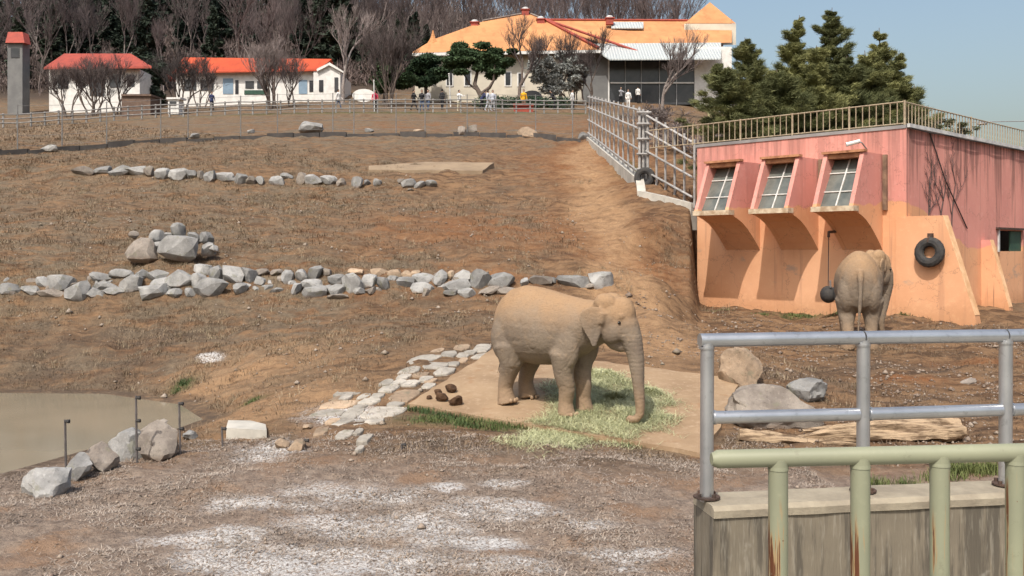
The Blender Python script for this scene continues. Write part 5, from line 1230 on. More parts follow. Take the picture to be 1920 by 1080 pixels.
# walls
zb = zw(196, D0) - 2.0; Wd = D0 + 1.2
def wallbox(name, mat, px0, px1, d_, ztop, parent=hall, thick=.4, zbot=None):
    x0, x1 = xw(px0, d_), xw(px1, d_); z0 = zb if zbot is None else zbot
    return quadpart(name, mat, parent, [Vector((x0, d_, z0)), Vector((x1, d_, z0)), Vector((x1, d_, ztop)), Vector((x0, d_, ztop))], Vector((0, thick, 0)))
wl_ = wallbox('wall', M['cream'], 778, 1092, Wd, eL.z + .02)
quadpart('wall', M['cream'], hall, [Vector((xw(778, Wd), Wd + .4, zb)), Vector((xw(778, Wd), D1, zb)), Vector((xw(778, Wd), D1, eL.z)), Vector((xw(778, Wd), Wd + .4, eL.z))], Vector((.4, 0, 0)))
mb = MB(); mb.prism([eL + Vector((.1, .0, -.02)), eR + Vector((0, 0, -.02)), eR + Vector((0, 0, -.30)), eL + Vector((.1, 0, -.30))], (0, .25, 0)); mb.build('eave_board', M['white'], hall)
def win(px0, py0, px1, py1, d_, mat='win_dark', fr='white'):
    x0, x1, z0, z1 = xw(px0, d_), xw(px1, d_), zw(py1, d_), zw(py0, d_)
    o = quadpart('window', M[fr], hall, [Vector((x0 - .12, d_, z0 - .12)), Vector((x1 + .12, d_, z0 - .12)), Vector((x1 + .12, d_, z1 + .12)), Vector((x0 - .12, d_, z1 + .12))], Vector((0, -.06, 0)))
    quadpart('pane', M[mat], o, [Vector((x0, d_ - .065, z0)), Vector((x1, d_ - .065, z0)), Vector((x1, d_ - .065, z1)), Vector((x0, d_ - .065, z1))], Vector((0, -.015, 0)))
for a in ((804, 130, 814, 158), (838, 132, 848, 160), (872, 133, 882, 160), (948, 136, 957, 160), (972, 138, 981, 160), (1070, 136, 1079, 160), (1083, 137, 1090, 158)): win(*a, Wd - .004)
x0, x1 = xw(980, Wd), xw(1016, Wd); z0 = zb; mb = MB(); ar = [Vector((x0, Wd - .005, zb)), Vector((x1, Wd - .005, zb))] + [Vector(((x0 + x1) / 2 + (x1 - x0) / 2 * math.cos(a), Wd - .005, zw(180, Wd) + .55 * math.sin(a))) for a in np.linspace(0, math.pi, 9)]
mb.prism(ar, (0, -.05, 0)); mb.build('low_arch', M['win_dark'], hall)
# shed with the awning
SD = D0 + 1.6
sx0, sx1, sx2 = 1092, 1141, 1304
mb = MB(); aw = [P(1098, 84, D0 + 3.0), P(1352, 82, D0 + 3.0), P(1352, 112, D0 - 1.0), P(1143, 113, D0 - 1.0)]
mb.prism(aw, (0, 0, .12)); mb.build('awning', M['awning'], hall)
wallbox('shed_side', M['greywall'], 1092, 1140, SD - .2, zw(100, SD))
wallbox('shed_back', M['dark'], 1140, 1304, SD + 5.0, zw(95, SD))  # coloured near-black for the shade at the back of the shed
quadpart('shed_inner_side', M['greywall'], hall, [Vector((xw(1304, SD), SD, zb)), Vector((xw(1304, SD), SD + 5, zb)), Vector((xw(1304, SD), SD + 5, zw(95, SD))), Vector((xw(1304, SD), SD, zw(95, SD)))], Vector((.2, 0, 0)))
wallbox('shed_wall', M['white'], 1304, 1372, SD - .1, zw(88, SD))
quadpart('shed_shade_sheet', M['win_dark'], hall, [P(1142, 116, SD), P(1303, 116, SD), P(1303, 196, SD), P(1142, 196, SD)], Vector((0, .04, 0)))  # dark sheet across the open front, painted shade of the interior
for px in (1141, 1172, 1202, 1236, 1268, 1303):
    mb = MB(); mb.box(((xw(px, SD)), SD - .12, (zw(112, SD) + zb) / 2), (.14 if px in (1141, 1303) else .07, .12, zw(112, SD) - zb)); mb.build('shed_post', M['white'] if px in (1141, 1303) else M['metal_grey'], hall)
mb = MB(); mb.box((xw(1222, SD), SD - .2, zw(156, SD)), (xw(1303, SD) - xw(1141, SD) - .3, .08, .13)); mb.build('shed_beam', M['white'], hall)
# red roofed house
rh = empty('red_roofed_house', (xw(480, 96), 96, zw(185, 96)), 'long low white house with bright red roof and a gable at its right end', 'building')
RD = 96.0; zr = zw(190, RD) - 1.5
def rbox(name, mat, px0, px1, py0, py1, d_, dep, parent=rh): return quadpart(name, mat, parent, [Vector((xw(px0, d_), d_, zw(py1, d_))), Vector((xw(px1, d_), d_, zw(py1, d_))), Vector((xw(px1, d_), d_, zw(py0, d_))), Vector((xw(px0, d_), d_, zw(py0, d_)))], Vector((0, dep, 0)))
rbox('wall', M['white'], 330, 592, 134, 225, RD, 6)
gx0_, gx1_ = xw(590, RD), xw(640, RD)
quadpart('gable_wall', M['white'], rh, [Vector((gx0_, RD - .6, zr)), Vector((gx1_, RD - .6, zr)), Vector((gx1_, RD - .6, zw(137, RD))), Vector((xw(617, RD), RD - .6, zw(124, RD))), Vector((gx0_, RD - .6, zw(134, RD)))], Vector((0, 6.4, 0)))
quadpart('roof', M['tile_red'], rh, [P(322, 138, RD - .7), P(597, 133, RD - .7), P(622, 113, RD + 2.6), P(345, 110, RD + 2.6)], Vector((0, .02, .14)))
quadpart('roof', M['tile_red'], rh, [P(345, 110, RD + 2.6), P(622, 113, RD + 2.6), Vector((xw(622, RD + 2.6), RD + 6.5, zw(136, RD))), Vector((xw(345, RD + 2.6), RD + 6.5, zw(136, RD)))], Vector((0, .02, .14)))
quadpart('gable_roof', M['white'], rh, [P(594, 134, RD - .9), P(617, 122, RD - .9), P(646, 138, RD - .9), P(646, 135, RD - .9), P(618, 117, RD - .9), P(594, 129, RD - .9)], Vector((0, .5, 0)))
for px0, px1, py0, py1, m_, nm in ((418, 437, 147, 176, 'blue_door', 'door'), (441, 447, 150, 176, 'win_dark', 'window'), (460, 476, 152, 166, 'win_dark', 'window'), (482, 500, 152, 166, 'win_dark', 'window'), (560, 576, 150, 176, 'blue_door', 'door'), (580, 590, 151, 172, 'win_dark', 'window'), (598, 606, 150, 172, 'win_dark', 'window'), (627, 634, 145, 172, 'win_dark', 'window'), (345, 368, 150, 170, 'win_dark', 'window'), (376, 400, 150, 170, 'win_dark', 'window')):
    rbox(nm, M[m_], px0, px1, py0, py1, RD - (.66 if px0 > 592 else .05), .05)
rbox('green_skirting', M['green_door'], 458, 506, 169, 177, RD - .06, .05)
lh = empty('dark_roofed_house', (xw(180, 94), 94, zw(180, 94)), 'pale house with a low dark red roof at the far left', 'building'); LD = 94.0
rbox('wall', M['white'], 92, 262, 130, 225, LD, 6, lh)
quadpart('roof', M['ridge_red'], lh, [P(82, 130, LD - .9), P(284, 128, LD - .9), P(245, 104, LD + 3), P(120, 104, LD + 3)], Vector((0, .02, .2)))
quadpart('roof', M['ridge_red'], lh, [P(120, 104, LD + 3), P(245, 104, LD + 3), Vector((xw(284, LD), LD + 7, zw(129, LD))), Vector((xw(82, LD), LD + 7, zw(129, LD)))], Vector((0, .02, .2)))
for px0, px1, py0, py1 in ((108, 128, 140, 166), (168, 196, 140, 180), (206, 226, 140, 164), (238, 252, 140, 162)): rbox('window', M['win_dark'], px0, px1, py0, py1, LD - .05, .05, lh)
tw = empty('lookout_tower', (xw(28, 92), 92, zw(190, 92)), 'slim dark tower with a small red roof at the far left edge', 'tower'); TD = 92.0
rbox('tower_wall', M['greywall'], 14, 42, 78, 262, TD, 1.4, tw)
quadpart('roof', M['ridge_red'], tw, [P(10, 80, TD - .3), P(46, 80, TD - .3), P(42, 60, TD + .8), P(15, 60, TD + .8)], Vector((0, 1.2, .05)))
rbox('window', M['win_dark'], 20, 36, 90, 108, TD - .05, .05, tw)
def small_box(name, lab, cat, px0, px1, py0, py1, d_, mat, roofmat, dep=1.2, over=3):
    e = empty(name, (xw((px0 + px1) / 2, d_), d_, zw(py1, d_)), lab, cat)
    rbox('body', mat, px0, px1, py0, py1 + 8, d_, dep, e)
    quadpart('lid', roofmat, e, [P(px0 - over, py0, d_ - .15), P(px1 + over, py0, d_ - .15), P(px1 + over, py0, d_ - .15) + Vector((0, dep + .3, .1)), P(px0 - over, py0, d_ - .15) + Vector((0, dep + .3, .1))], Vector((0, 0, .16))); return e
kb_ = small_box('ticket_booth', 'small white booth with a flat overhanging top by the path', 'booth', 315, 335, 186, 206, 79, M['white'], M['white'])
rbox('hatch', M['win_dark'], 318, 330, 190, 197, 78.94, .05, kb_)
small_box('garden_shed', 'plain brownish shed beside the path at the far left', 'shed', 228, 282, 180, 214, 80, M['wood_brown'], M['wood_brown'], 2.5, 1)
rbx = small_box('red_bench_box', 'dark red box bench below the person in yellow', 'bench', 963, 1000, 198, 213, 77.5, M['ridge_red'], M['ridge_red'], .8, 1)
ov = empty('oval_board', (xw(682, 78), 78, zw(208, 78)), 'white oval board on a short post beside the person in red', 'sign')
mb = MB(); c_ = P(682, 179, 78); n_ = 22; mb.prism([c_ + Vector((.93 * math.cos(a), 0, .53 * math.sin(a))) for a in np.linspace(0, 2 * math.pi, n_, endpoint=False)], (0, .1, 0)); mb.build('board', M['white'], ov)
mb = MB(); mb.tube([c_ + Vector((0, .15, .2)), Vector((c_.x, 78.15, gz(c_.x, 78.15) - .2))], .05, 6); mb.build('post', M['metal_grey'], ov)
lp = empty('white_post', (xw(702, 77.2), 77.2, zw(210, 77.2)), 'thin pale pole standing behind the person in red', 'post')
mb = MB(); mb.tube([P(702, 212, 77.2), P(701, 152, 77.2)], .045, 6); mb.build('pole', M['coping'], lp)
mb = MB(); mb.ell(P(701, 151, 77.2), .07, 8, 6); mb.build('pole_cap', M['coping'], lp)
lp = empty('white_post', (xw(845, 86), 86, zw(200, 86)), 'thin white pole left of the crooked pine', 'post')
mb = MB(); mb.tube([P(845, 203, 86), P(842, 140, 86)], .06, 6); mb.build('pole', M['coping'], lp)
mb = MB(); mb.ell(P(842, 139, 86), .09, 8, 6); mb.build('pole_cap', M['coping'], lp)
# overhead lamp arm at the right
ol = empty('street_lamp', (xw(1990, 70), 70, gz(xw(1990, 70), 70)), 'street lamp on a long thin horizontal arm above the roof at the right', 'lamp')
mb = MB(); mb.tube([(xw(1990, 70), 70, gz(xw(1990, 70), 70) - .3), P(1990, 226, 70)], .09, 8); mb.build('lamp_pole', M['metal_grey'], ol)
mb = MB(); mb.tube([P(1990, 226, 70), P(1812, 229, 70)], .035, 6); mb.build('lamp_arm', M['metal_grey'], ol)
mb = MB(); mb.ell(P(1842, 232, 70), (.45, .2, .10), 10, 6); mb.build('lamp_head', M['metal_grey'], ol)
mb = MB(); mb.box(P(1332, 212, 50), (.28, .06, .5)); mb.tube([P(1332, 220, 50.1), P(1332, 275, 50.1)], .035, 6)
ys = empty('yellow_sign', tuple(P(1332, 270, 50)), 'small faded yellow board on a post among the brush', 'sign')
link('board', mb.mesh('board', simple('faded_yellow', (.48, .42, .22), (.40, .35, .2), 4, .7, 0)), ys)

# ------------------------------------------------------------------ people
def person_body(pose):
    mb = MB(); a = pose
    st = a.get('stride', .12); ls = a.get('arm', (.1, -.1)); bend = a.get('bend', 0)
    hip = Vector((0, 0, .86)); chest = Vector((0, -bend * .35, 1.28 - bend * .12)); neck = chest + Vector((0, -bend * .1, .16)); hd = neck + Vector((0, -bend * .1 - .01, .17))
    mb.tube([hip + Vector((0, 0, -.06)), hip + Vector((0, 0, .08)), hip.lerp(chest, .5), chest, neck + Vector((0, 0, -.03)), neck + Vector((0, 0, .05))], [.155, .16, .145, .185, .10, .055], 12)
    for s in (1, -1):
        y = -st * s
        mb.tube([hip + Vector((s * .085, 0, 0)), Vector((s * .095, y * .45 - .02, .46)), Vector((s * .095, y, .07)), Vector((s * .10, y - .13, .035))], [.10, .07, .048, .04], 10)
        sh = chest + Vector((s * .185, 0, .08)); sw = ls[0] if s > 0 else ls[1]
        el = sh + Vector((s * .06, -.28 * math.sin(sw), -.28 * math.cos(sw))); fo = sw + a.get('fore', .3); ha = el + Vector((0, -.25 * math.sin(fo), -.25 * math.cos(fo)))
        mb.tube([chest + Vector((s * .1, 0, .08)), sh, el, ha], [.07, .065, .045, .035], 8); mb.ell(ha + Vector((0, -.03, -.04)), (.035, .04, .06), 8, 6)
    mb.ell(hd, (.082, .10, .12), 12, 10); mb.ell(hd + Vector((0, -.10, -.01)), (.018, .025, .025), 6, 5)
    return mb, hd
poses = [dict(), dict(stride=.26, arm=(.5, -.4)), dict(arm=(.9, .9), fore=.9), dict(bend=.6, arm=(.6, .6), fore=.6)]
pm = []
for i, ps in enumerate(poses):
    mb, hd = person_body(ps); me = remesh(mb, 'body', M['white'], .028, 3, .5); pm.append((me, hd))
skin = simple('skin', (.45, .28, .20), (.40, .25, .18), 5, .6, 0)
cl = {k: simple('cloth_' + k, c, tuple(x * .8 for x in c), 6, .9, 0) for k, c in dict(red=(.55, .04, .09), black=(.02, .02, .024), white=(.74, .73, .71), grey=(.30, .30, .32), cream=(.62, .56, .42), yellow=(.70, .37, .02), navy=(.035, .045, .11), denim=(.07, .10, .17), pale=(.52, .55, .62), brown=(.16, .10, .07)).items()}
hairm = simple('dark_hair', (.018, .014, .012), (.03, .025, .02), 8, .7, 0)
def person(px, py, top, legs, pose, rz, lab, h=1.66, dmin=0):
    p = hit(px, py, d0=70); d_ = max(p.y, 77.6); x = (px - 960) / F * d_; z = gz(x, d_)
    e = empty('person', (x, d_, z), lab, 'person', 'visitors along the path', rz=rz); k = h / 1.66; e.scale = (k, k, k)
    me0, hd = pm[pose]; me = me0.copy(); me.materials.clear()
    for mt in (skin, cl[top], cl[legs]): me.materials.append(mt)
    nf = len(me.polygons); cen = np.empty(nf * 3, np.float32); me.polygons.foreach_get('center', cen); cen = cen.reshape(-1, 3)
    idx_ = np.where(cen[:, 2] > hd.z - .13, 0, np.where(cen[:, 2] > .82, 1, 2)); 
    hand = (np.abs(cen[:, 0]) > .2) & (cen[:, 2] < .90); idx_[hand] = 0
    me.polygons.foreach_set('material_index', idx_.astype(np.int32))
    link('body', me, e, loc=(0, 0, 0))
    mb = MB(); mb.ell(hd + Vector((0, .022, .028)), (.092, .105, .115), 10, 8); mb.build('hair', hairm, e, True, loc=(0, 0, 0), wc=False)
PP = [(703, 210, 'red', 'black', 0, 0, 'person in a bright red top beside the white oval board'), (776, 207, 'black', 'black', 1, 1.2, 'person in a black coat, left of the pair near the dark pine'), (791, 208, 'black', 'denim', 0, .4, 'person in dark clothes between the black coat and the grey top'),
      (803, 207, 'grey', 'denim', 0, -.5, 'person in a grey top beside the dark clothed person'), (829, 206, 'black', 'black', 0, 2.8, 'person all in black alone near the white pole'), (861, 211, 'white', 'cream', 2, .6, 'person in a white top and cream trousers under the crooked pine'),
      (903, 206, 'navy', 'black', 3, 1.4, 'person in navy leaning left of the two pale hoodies'), (915, 208, 'pale', 'pale', 1, 1.6, 'person in a pale hooded top, left of two in the same colour'), (924, 208, 'pale', 'grey', 0, .3, 'person in a pale top with grey trousers, right of two in pale tops'),
      (982, 206, 'yellow', 'brown', 0, .2, 'person in a bright yellow top behind the red box'), (1040, 206, 'black', 'black', 3, -1.3, 'person in black bending down near the grey blossom tree'), (1073, 206, 'white', 'black', 0, 1.1, 'person with a white top and black trousers left of the shed'),
      (1164, 196, 'grey', 'black', 2, .4, 'person in a grey top standing under the shed'), (1178, 202, 'white', 'white', 0, .0, 'person in a long white coat in front of the shed'), (1196, 194, 'white', 'black', 0, 2.6, 'person in white with black trousers inside the shed'),
      (1263, 194, 'pale', 'navy', 1, .5, 'person in a pale top right of the bare tree by the shed'), (1279, 196, 'cream', 'black', 0, -.4, 'person in a cream top at the right end of the shed'), (634, 205, 'white', 'denim', 1, 1.5, 'person in white walking past the end of the red roofed house'), (397, 208, 'navy', 'black', 0, .7, 'person in navy in front of the red roofed house')]
for a in PP: person(*a)
# ------------------------------------------------------------------ trees
def bare_tree(seed, h, spread, stems=1, trunk_r=.16, levels=4, fork=.28, up=.55, nb=3, twigr=.012, straight=.12):
    """limbs and twigs of a leafless tree, base at the origin"""
    r = random.Random(seed); tk = MB(); tw_ = MB()
    def grow(p, d, L, rad, lev):
        k = 4 if lev > 1 else 3; pts = [p]; cur = p
        for i in range(k):
            d = (d + Vector((r.gauss(0, straight), r.gauss(0, straight), r.gauss(0, straight * .5) + up * .06))).normalized(); cur = cur + d * (L / k); pts.append(cur)
        end = max(rad * .6, twigr * .6); rr = [rad + (end - rad) * i / k for i in range(k + 1)]
        (tk if lev >= levels - 1 else tw_).tube(pts, rr, 7 if lev >= levels - 1 else (4 if lev > 1 else 3), lev >= levels - 1)
        if lev <= 0: return
        m_ = nb + (1 if lev < levels - 1 else 0)
        for j in range(m_):
            f = r.uniform(.45, 1.0) if j else 1.0; q_ = pts[min(k, int(f * k + .5))]
            az = r.uniform(0, 6.283); tilt = r.uniform(.35, .8) * spread
            o_ = d.orthogonal().normalized(); o_ = Matrix.Rotation(az, 3, d) @ o_
            nd = (d * math.cos(tilt) + o_ * math.sin(tilt) + Vector((0, 0, up * .25))).normalized()
            grow(q_, nd, L * r.uniform(.58, .82), max(rad * .58, twigr), lev - 1)
    for s in range(stems):
        a = 6.283 * s / stems + r.uniform(-.3, .3); lean = (.12 if stems == 1 else .38) * spread
        d = Vector((math.cos(a) * lean * r.uniform(.4, 1), math.sin(a) * lean * r.uniform(.4, 1), 1)).normalized()
        off = Vector((math.cos(a), math.sin(a), 0)) * (0 if stems == 1 else trunk_r * 1.2)
        grow(off + Vector((0, 0, -.3)), d, h * fork * (1.2 if stems == 1 else .95), trunk_r * (1 if stems == 1 else .7), levels)
    zs = max(v[2] for v in tw_.v); s_ = h / zs
    for mb in (tk, tw_): mb.v = [(x * s_, y * s_, z * s_) for x, y, z in mb.v]
    return tk, tw_
def tree_meshes(tag_, a, bark, twig): 
    tk, tw_ = a; return tk.mesh('trunk', bark, True), tw_.mesh('crown', twig, fix=False)
def put_tree(name, meshes, loc, rz, sc_, lab, group=None, cat='tree'):
    e = empty(name, loc, lab, cat, group, rz=rz); e.scale = (sc_, sc_, sc_) if not hasattr(sc_, '__len__') else sc_
    link('trunk', meshes[0], e, loc=(0, 0, 0)); link('crown', meshes[1], e, loc=(0, 0, 0)); return e
def at(px, py, d_): 
    x = (px - 960) / F * d_; return Vector((x, d_, gz(x, d_)))
BT = []
for (seed, px, d_, py_top, spread, stems, tr, lev, nb, bark, twig, lab) in (
    (21, 510, 86, 52, .85, 5, .14, 5, 3, 'bark', 'twig_pale', 'broad many stemmed bare tree before the red roofed house'),
    (22, 342, 84, 92, .9, 4, .10, 5, 3, 'bark', 'twig_dark', 'dark bare tree fanning out behind the white booth'),
    (23, 375, 90, 100, .8, 3, .08, 5, 3, 'bark', 'twig', 'small bare tree before the left end of the red roof'),
    (24, 125, 86, 96, .85, 4, .10, 5, 3, 'bark', 'twig', 'leftmost bare tree before the dark roofed house'),
    (25, 172, 85, 92, .85, 5, .10, 5, 3, 'bark', 'twig', 'middle bare tree before the dark roofed house'),
    (26, 222, 84, 96, .85, 3, .10, 5, 3, 'bark', 'twig', 'right hand bare tree before the dark roofed house'),
    (27, 642, 92, -25, .7, 1, .20, 5, 3, 'bark_pale', 'twig_pale', 'tall pale bare tree at the gable end of the red roofed house'),
    (28, 729, 86, 22, .75, 7, .10, 5, 3, 'bark', 'twig', 'wide dense bare tree left of the orange roof'),
    (29, 972, 86, 22, .72, 1, .19, 6, 3, 'bark', 'twig', 'spreading bare tree before the middle of the orange roof'),
    (30, 1102, 90, 48, .75, 2, .12, 6, 3, 'bark', 'twig', 'bare tree before the left end of the awning'),
    (31, 1241, 84, 40, .75, 1, .19, 6, 3, 'bark_pale', 'twig_pale', 'bare grey tree forking in front of the open shed'),
    (32, 1075, 92, 100, .8, 4, .08, 5, 3, 'bark', 'twig', 'slim bare shrubby tree at the right of the grey blossom tree'),
    (33, 545, 90, 90, .8, 3, .09, 5, 3, 'bark', 'twig', 'small bare tree before the right end of the red roof')):
    p = at(px, 0, d_); h = zw(py_top, d_) - p.z
    me = tree_meshes('t%d' % seed, bare_tree(seed, h, spread, stems, tr, lev, nb=nb, twigr=.007, up=.95), M[bark], M[twig])
    put_tree('bare_tree', me, p, 0, 1, lab)
# needle clumps and leaves
def clumps(cs, per, size, seed, flat=1.0, up=.3):
    """many small leaf faces spread through ellipsoids: cs = list of (centre, (rx, ry, rz))"""
    r = np.random.default_rng(seed); V = []; n_all = 0
    for c, rad in cs:
        n = per if not callable(per) else per(rad)
        u = r.normal(size=(n, 3)); u /= np.linalg.norm(u, axis=1)[:, None]; q_ = u * (r.uniform(.15, 1, n) ** .5)[:, None] * np.array(rad)
        ctr = np.array(c) + q_
        d = r.normal(size=(n, 3)); d[:, 2] = d[:, 2] * .5 + up; d /= np.linalg.norm(d, axis=1)[:, None]
        e = np.cross(d, r.normal(size=(n, 3))); e /= np.linalg.norm(e, axis=1)[:, None]
        s = size * r.uniform(.6, 1.4, n)[:, None]
        V.append(np.stack([ctr - d * s * .5 + e * s * .18 * flat, ctr - d * s * .5 - e * s * .18 * flat, ctr + d * s * .7], 1).reshape(-1, 3)); n_all += n
    V = np.concatenate(V); return V, np.arange(len(V)).reshape(-1, 3)
def pine(name, px, d_, lab, stems, cl_, seed, mat='pine', per=900, size=.34):
    """stems: list of pixel paths with radii; cl_: list of (px, py, rpx, rpy)"""
    p = at(px, 0, d_); e = empty(name, p, lab, 'tree')
    tk = MB()
    for path_, r0, r1 in stems:
        pts = [P(x, y, d_ + dz) for x, y, dz in path_]; n = len(pts); tk.tube(pts, [r0 + (r1 - r0) * i / (n - 1) for i in range(n)], 8)
    tk.build('trunk', M['bark'], e, True)
    rr = random.Random(seed); cs = []
    for x, y, rx, ry in cl_:
        k = d_ / F; cs.append((P(x, y, d_ + rr.uniform(-.8, .8)), (rx * k, max(rx * k * .75, .5), ry * k)))
    V, Fc = clumps(cs, per, size, seed); link('crown', np_mesh('crown', V, Fc, M[mat]), e)
rgp = random.Random(44)
def cloud(px0, px1, py0, py1, n, rx, ry, shape=None):
    out = []
    for _ in range(n * 4):
        x, y = rgp.uniform(px0, px1), rgp.uniform(py0, py1)
        u = (x - (px0 + px1) / 2) / ((px1 - px0) / 2); v = (y - (py0 + py1) / 2) / ((py1 - py0) / 2)
        if u * u + v * v < 1: out.append((x, y, rx * rgp.uniform(.7, 1.3), ry * rgp.uniform(.7, 1.3)))
        if len(out) >= n: break
    return out
pine('pine_tree', 905, 88, 'crooked pine with flat dark green layers before the orange roof', [([(908, 196, 0), (900, 176, 0), (890, 158, .2), (896, 130, .4), (890, 100, .5)], .26, .10), ([(900, 178, 0), (918, 164, -.3), (926, 150, -.5), (928, 120, -.5)], .2, .08), ([(896, 170, 0), (880, 158, .2), (868, 135, .3)], .12, .05)],
     cloud(842, 945, 82, 118, 15, 17, 6) + cloud(838, 938, 100, 150, 16, 14, 6) + cloud(905, 975, 92, 125, 8, 15, 6), 61, per=620)
pine('pine_tree', 800, 92, 'bushy dark pine at the left end of the orange roof', [([(800, 196, 0), (798, 150, 0), (802, 115, 0)], .22, .08)], cloud(765, 840, 106, 160, 22, 15, 7), 62, per=600)
pine('pine_tree', 722, 90, 'low dark evergreen tree behind the white oval board', [([(720, 196, 0), (722, 160, 0)], .2, .08)], cloud(690, 772, 122, 172, 16, 14, 8), 63, per=600)
pine('evergreen_tree', 280, 98, 'dark round evergreen between the two houses at the left', [([(285, 196, 0), (285, 130, 0)], .25, .1)], cloud(255, 315, 110, 185, 18, 16, 11), 64, 'evergreen', 600, .5)
pine('blossom_tree', 1050, 90, 'grey blossoming tree before the wall left of the shed', [([(1052, 196, 0), (1050, 160, 0), (1040, 125, 0)], .2, .07), ([(1050, 165, 0), (1066, 135, .2), (1075, 115, .2)], .12, .05), ([(1051, 168, 0), (1025, 140, -.2), (1012, 122, -.2)], .12, .05)], cloud(998, 1105, 96, 172, 30, 13, 9), 65, 'magnolia', 260, .36)
# clipped hedge
hd_ = empty('hedge', at(985, 0, 84.5), 'long low green hedge at the foot of the cream hall', 'hedge')
V, Fc = clumps([(at(px, 0, 84.5) + Vector((0, 0, .35)), (1.0, .6, .75)) for px in range(905, 1062, 12)], 500, .2, 66); link('foliage', np_mesh('foliage', V, Fc, M['hedge']), hd_)
mb = MB()
for px in range(905, 1062, 14): b_ = at(px, 0, 84.5); mb.tube([b_ + Vector((0, 0, -.1)), b_ + Vector((.1, 0, .8))], .03, 4)
tag(mb.build('stems', M['twig_dark'], hd_), kind='stuff')
# cedars behind the flat roof
def cedar(seed, base, top, wid, lean, lab, dens=1.0):
    r = random.Random(seed); rn = np.random.default_rng(seed); H = (top - base).length; tk = MB(); sprays = []
    ax = lambda f: base.lerp(top, f) + Vector((math.sin(f * 5 + seed) * .06 * H * .3, math.cos(f * 4 + seed) * .05, 0))
    tk.tube([ax(f) - (Vector((0, 0, .5)) if f == 0 else Vector((0, 0, 0))) for f in np.linspace(0, 1, 9)], [.15 * (1 - f) + .012 for f in np.linspace(0, 1, 9)], 7)
    nb = int(42 * dens)
    for i in range(nb):
        f = .10 + .88 * (int(i / 4.5) * 4.5 + r.uniform(0, 4.2)) / nb; p = ax(f); az = i * 2.399 + r.uniform(-.5, .5)
        L = wid * 1.22 * (1 - f) ** .95 * r.uniform(.38, 1.35) + .10; el0 = r.uniform(.10, .5) + .55 * f
        hor = Vector((math.cos(az), math.sin(az), 0)); pts = [p]; n = 7; cur = p; el = el0
        for j in range(n):
            el2 = el0 - .55 * math.sin(j / n * 2.6) + (.85 if j > n - 3 else 0) * .8
            cur = cur + (hor * math.cos(el2) + Vector((0, 0, math.sin(el2)))) * L / n; pts.append(cur)
        tk.tube(pts, [.04 * (1 - f * .6) * (1 - j / (n + 1)) + .006 for j in range(n + 1)], 4, False)
        for j in range(1, n + 1):
            side = hor.cross(Vector((0, 0, 1))); w = L * .24 * math.sin(min(1, (j + .6) / n) * 3.05) + .025
            for s in (-1, 0, 1):
                k = 3 if s else 2
                for q in range(1, k + 1):
                    c = pts[j] + side * s * w * q / k + Vector((0, 0, -.03 * q + r.uniform(-.03, .03)))
                    dr = (hor * .8 + side * s * .9 + Vector((0, 0, .25 + (.3 if j == n else 0)))).normalized()
                    sprays.append((c, dr, min(.34, L * .22 + .10)))
    C = np.array([tuple(s[0]) for s in sprays]); Dv = np.array([tuple(s[1]) for s in sprays]); Sz = np.array([s[2] for s in sprays])
    m_ = 24; n = len(C); C = np.repeat(C, m_, 0); Dv = np.repeat(Dv, m_, 0); Sz = np.repeat(Sz, m_)
    C = C + rn.normal(size=C.shape) * (Sz * .30)[:, None] * np.array([1, 1, .26]); d = Dv + rn.normal(size=Dv.shape) * .34; d[:, 2] += .12; d /= np.linalg.norm(d, axis=1)[:, None]
    e_ = np.cross(d, rn.normal(size=d.shape)); e_ /= np.linalg.norm(e_, axis=1)[:, None]; s = (Sz * rn.uniform(.5, 1.05, len(C)))[:, None]
    V = np.stack([C - d * s * .4 + e_ * .012, C - d * s * .4 - e_ * .012, C + d * s * .6], 1).reshape(-1, 3)
    e = empty('cedar_tree', base, lab, 'tree', 'cedars behind the flat roof')
    tk.build('trunk', M['bark'], e, True); link('crown', np_mesh('crown', V, np.arange(len(V)).reshape(-1, 3), M['cedar']), e)
def cb(px, d_): x = (px - 960) / F * d_; return Vector((x, d_, gz(x, d_) - .2))
for seed, px, d_, tpx, tpy, wid, lab, dn in ((1, 1555, 41, 1562, 14, 2.3, 'tallest cedar, at the middle of the cluster behind the roof', 1.5), (2, 1490, 40, 1496, 28, 2.1, 'second tallest cedar, just left of the tallest', 1.4), (3, 1440, 39.5, 1392, 70, 2.9, 'cedar leaning out at the left of the cluster', 1.4), (4, 1640, 41, 1646, 52, 1.9, 'slim spired cedar right of the tallest', 1.4), (5, 1662, 40, 1686, 100, 2.4, 'shorter cedar at the right end of the cluster', 1.3), (6, 1400, 39, 1345, 118, 2.6, 'low cedar at the left end of the cluster, sweeping over the slope', 1.2), (7, 1600, 39, 1590, 105, 2.7, 'bushy low cedar in front of the tallest', 1.3), (8, 1500, 38.6, 1455, 130, 2.9, 'bushy low cedar in front of the second tallest', 1.3), (10, 1530, 39.2, 1528, 85, 2.5, 'bushy cedar between the two tallest', 1.3), (11, 1622, 40, 1622, 95, 2.2, 'dense cedar filling the gap left of the slim spired one', 1.3), (9, 1690, 39.5, 1712, 160, 2.2, 'smallest cedar at the far right, reaching past the roof corner', 1.0)):
    cedar(seed, cb(px, d_), P(tpx, tpy, d_ + .2), wid, 0, lab, dn)
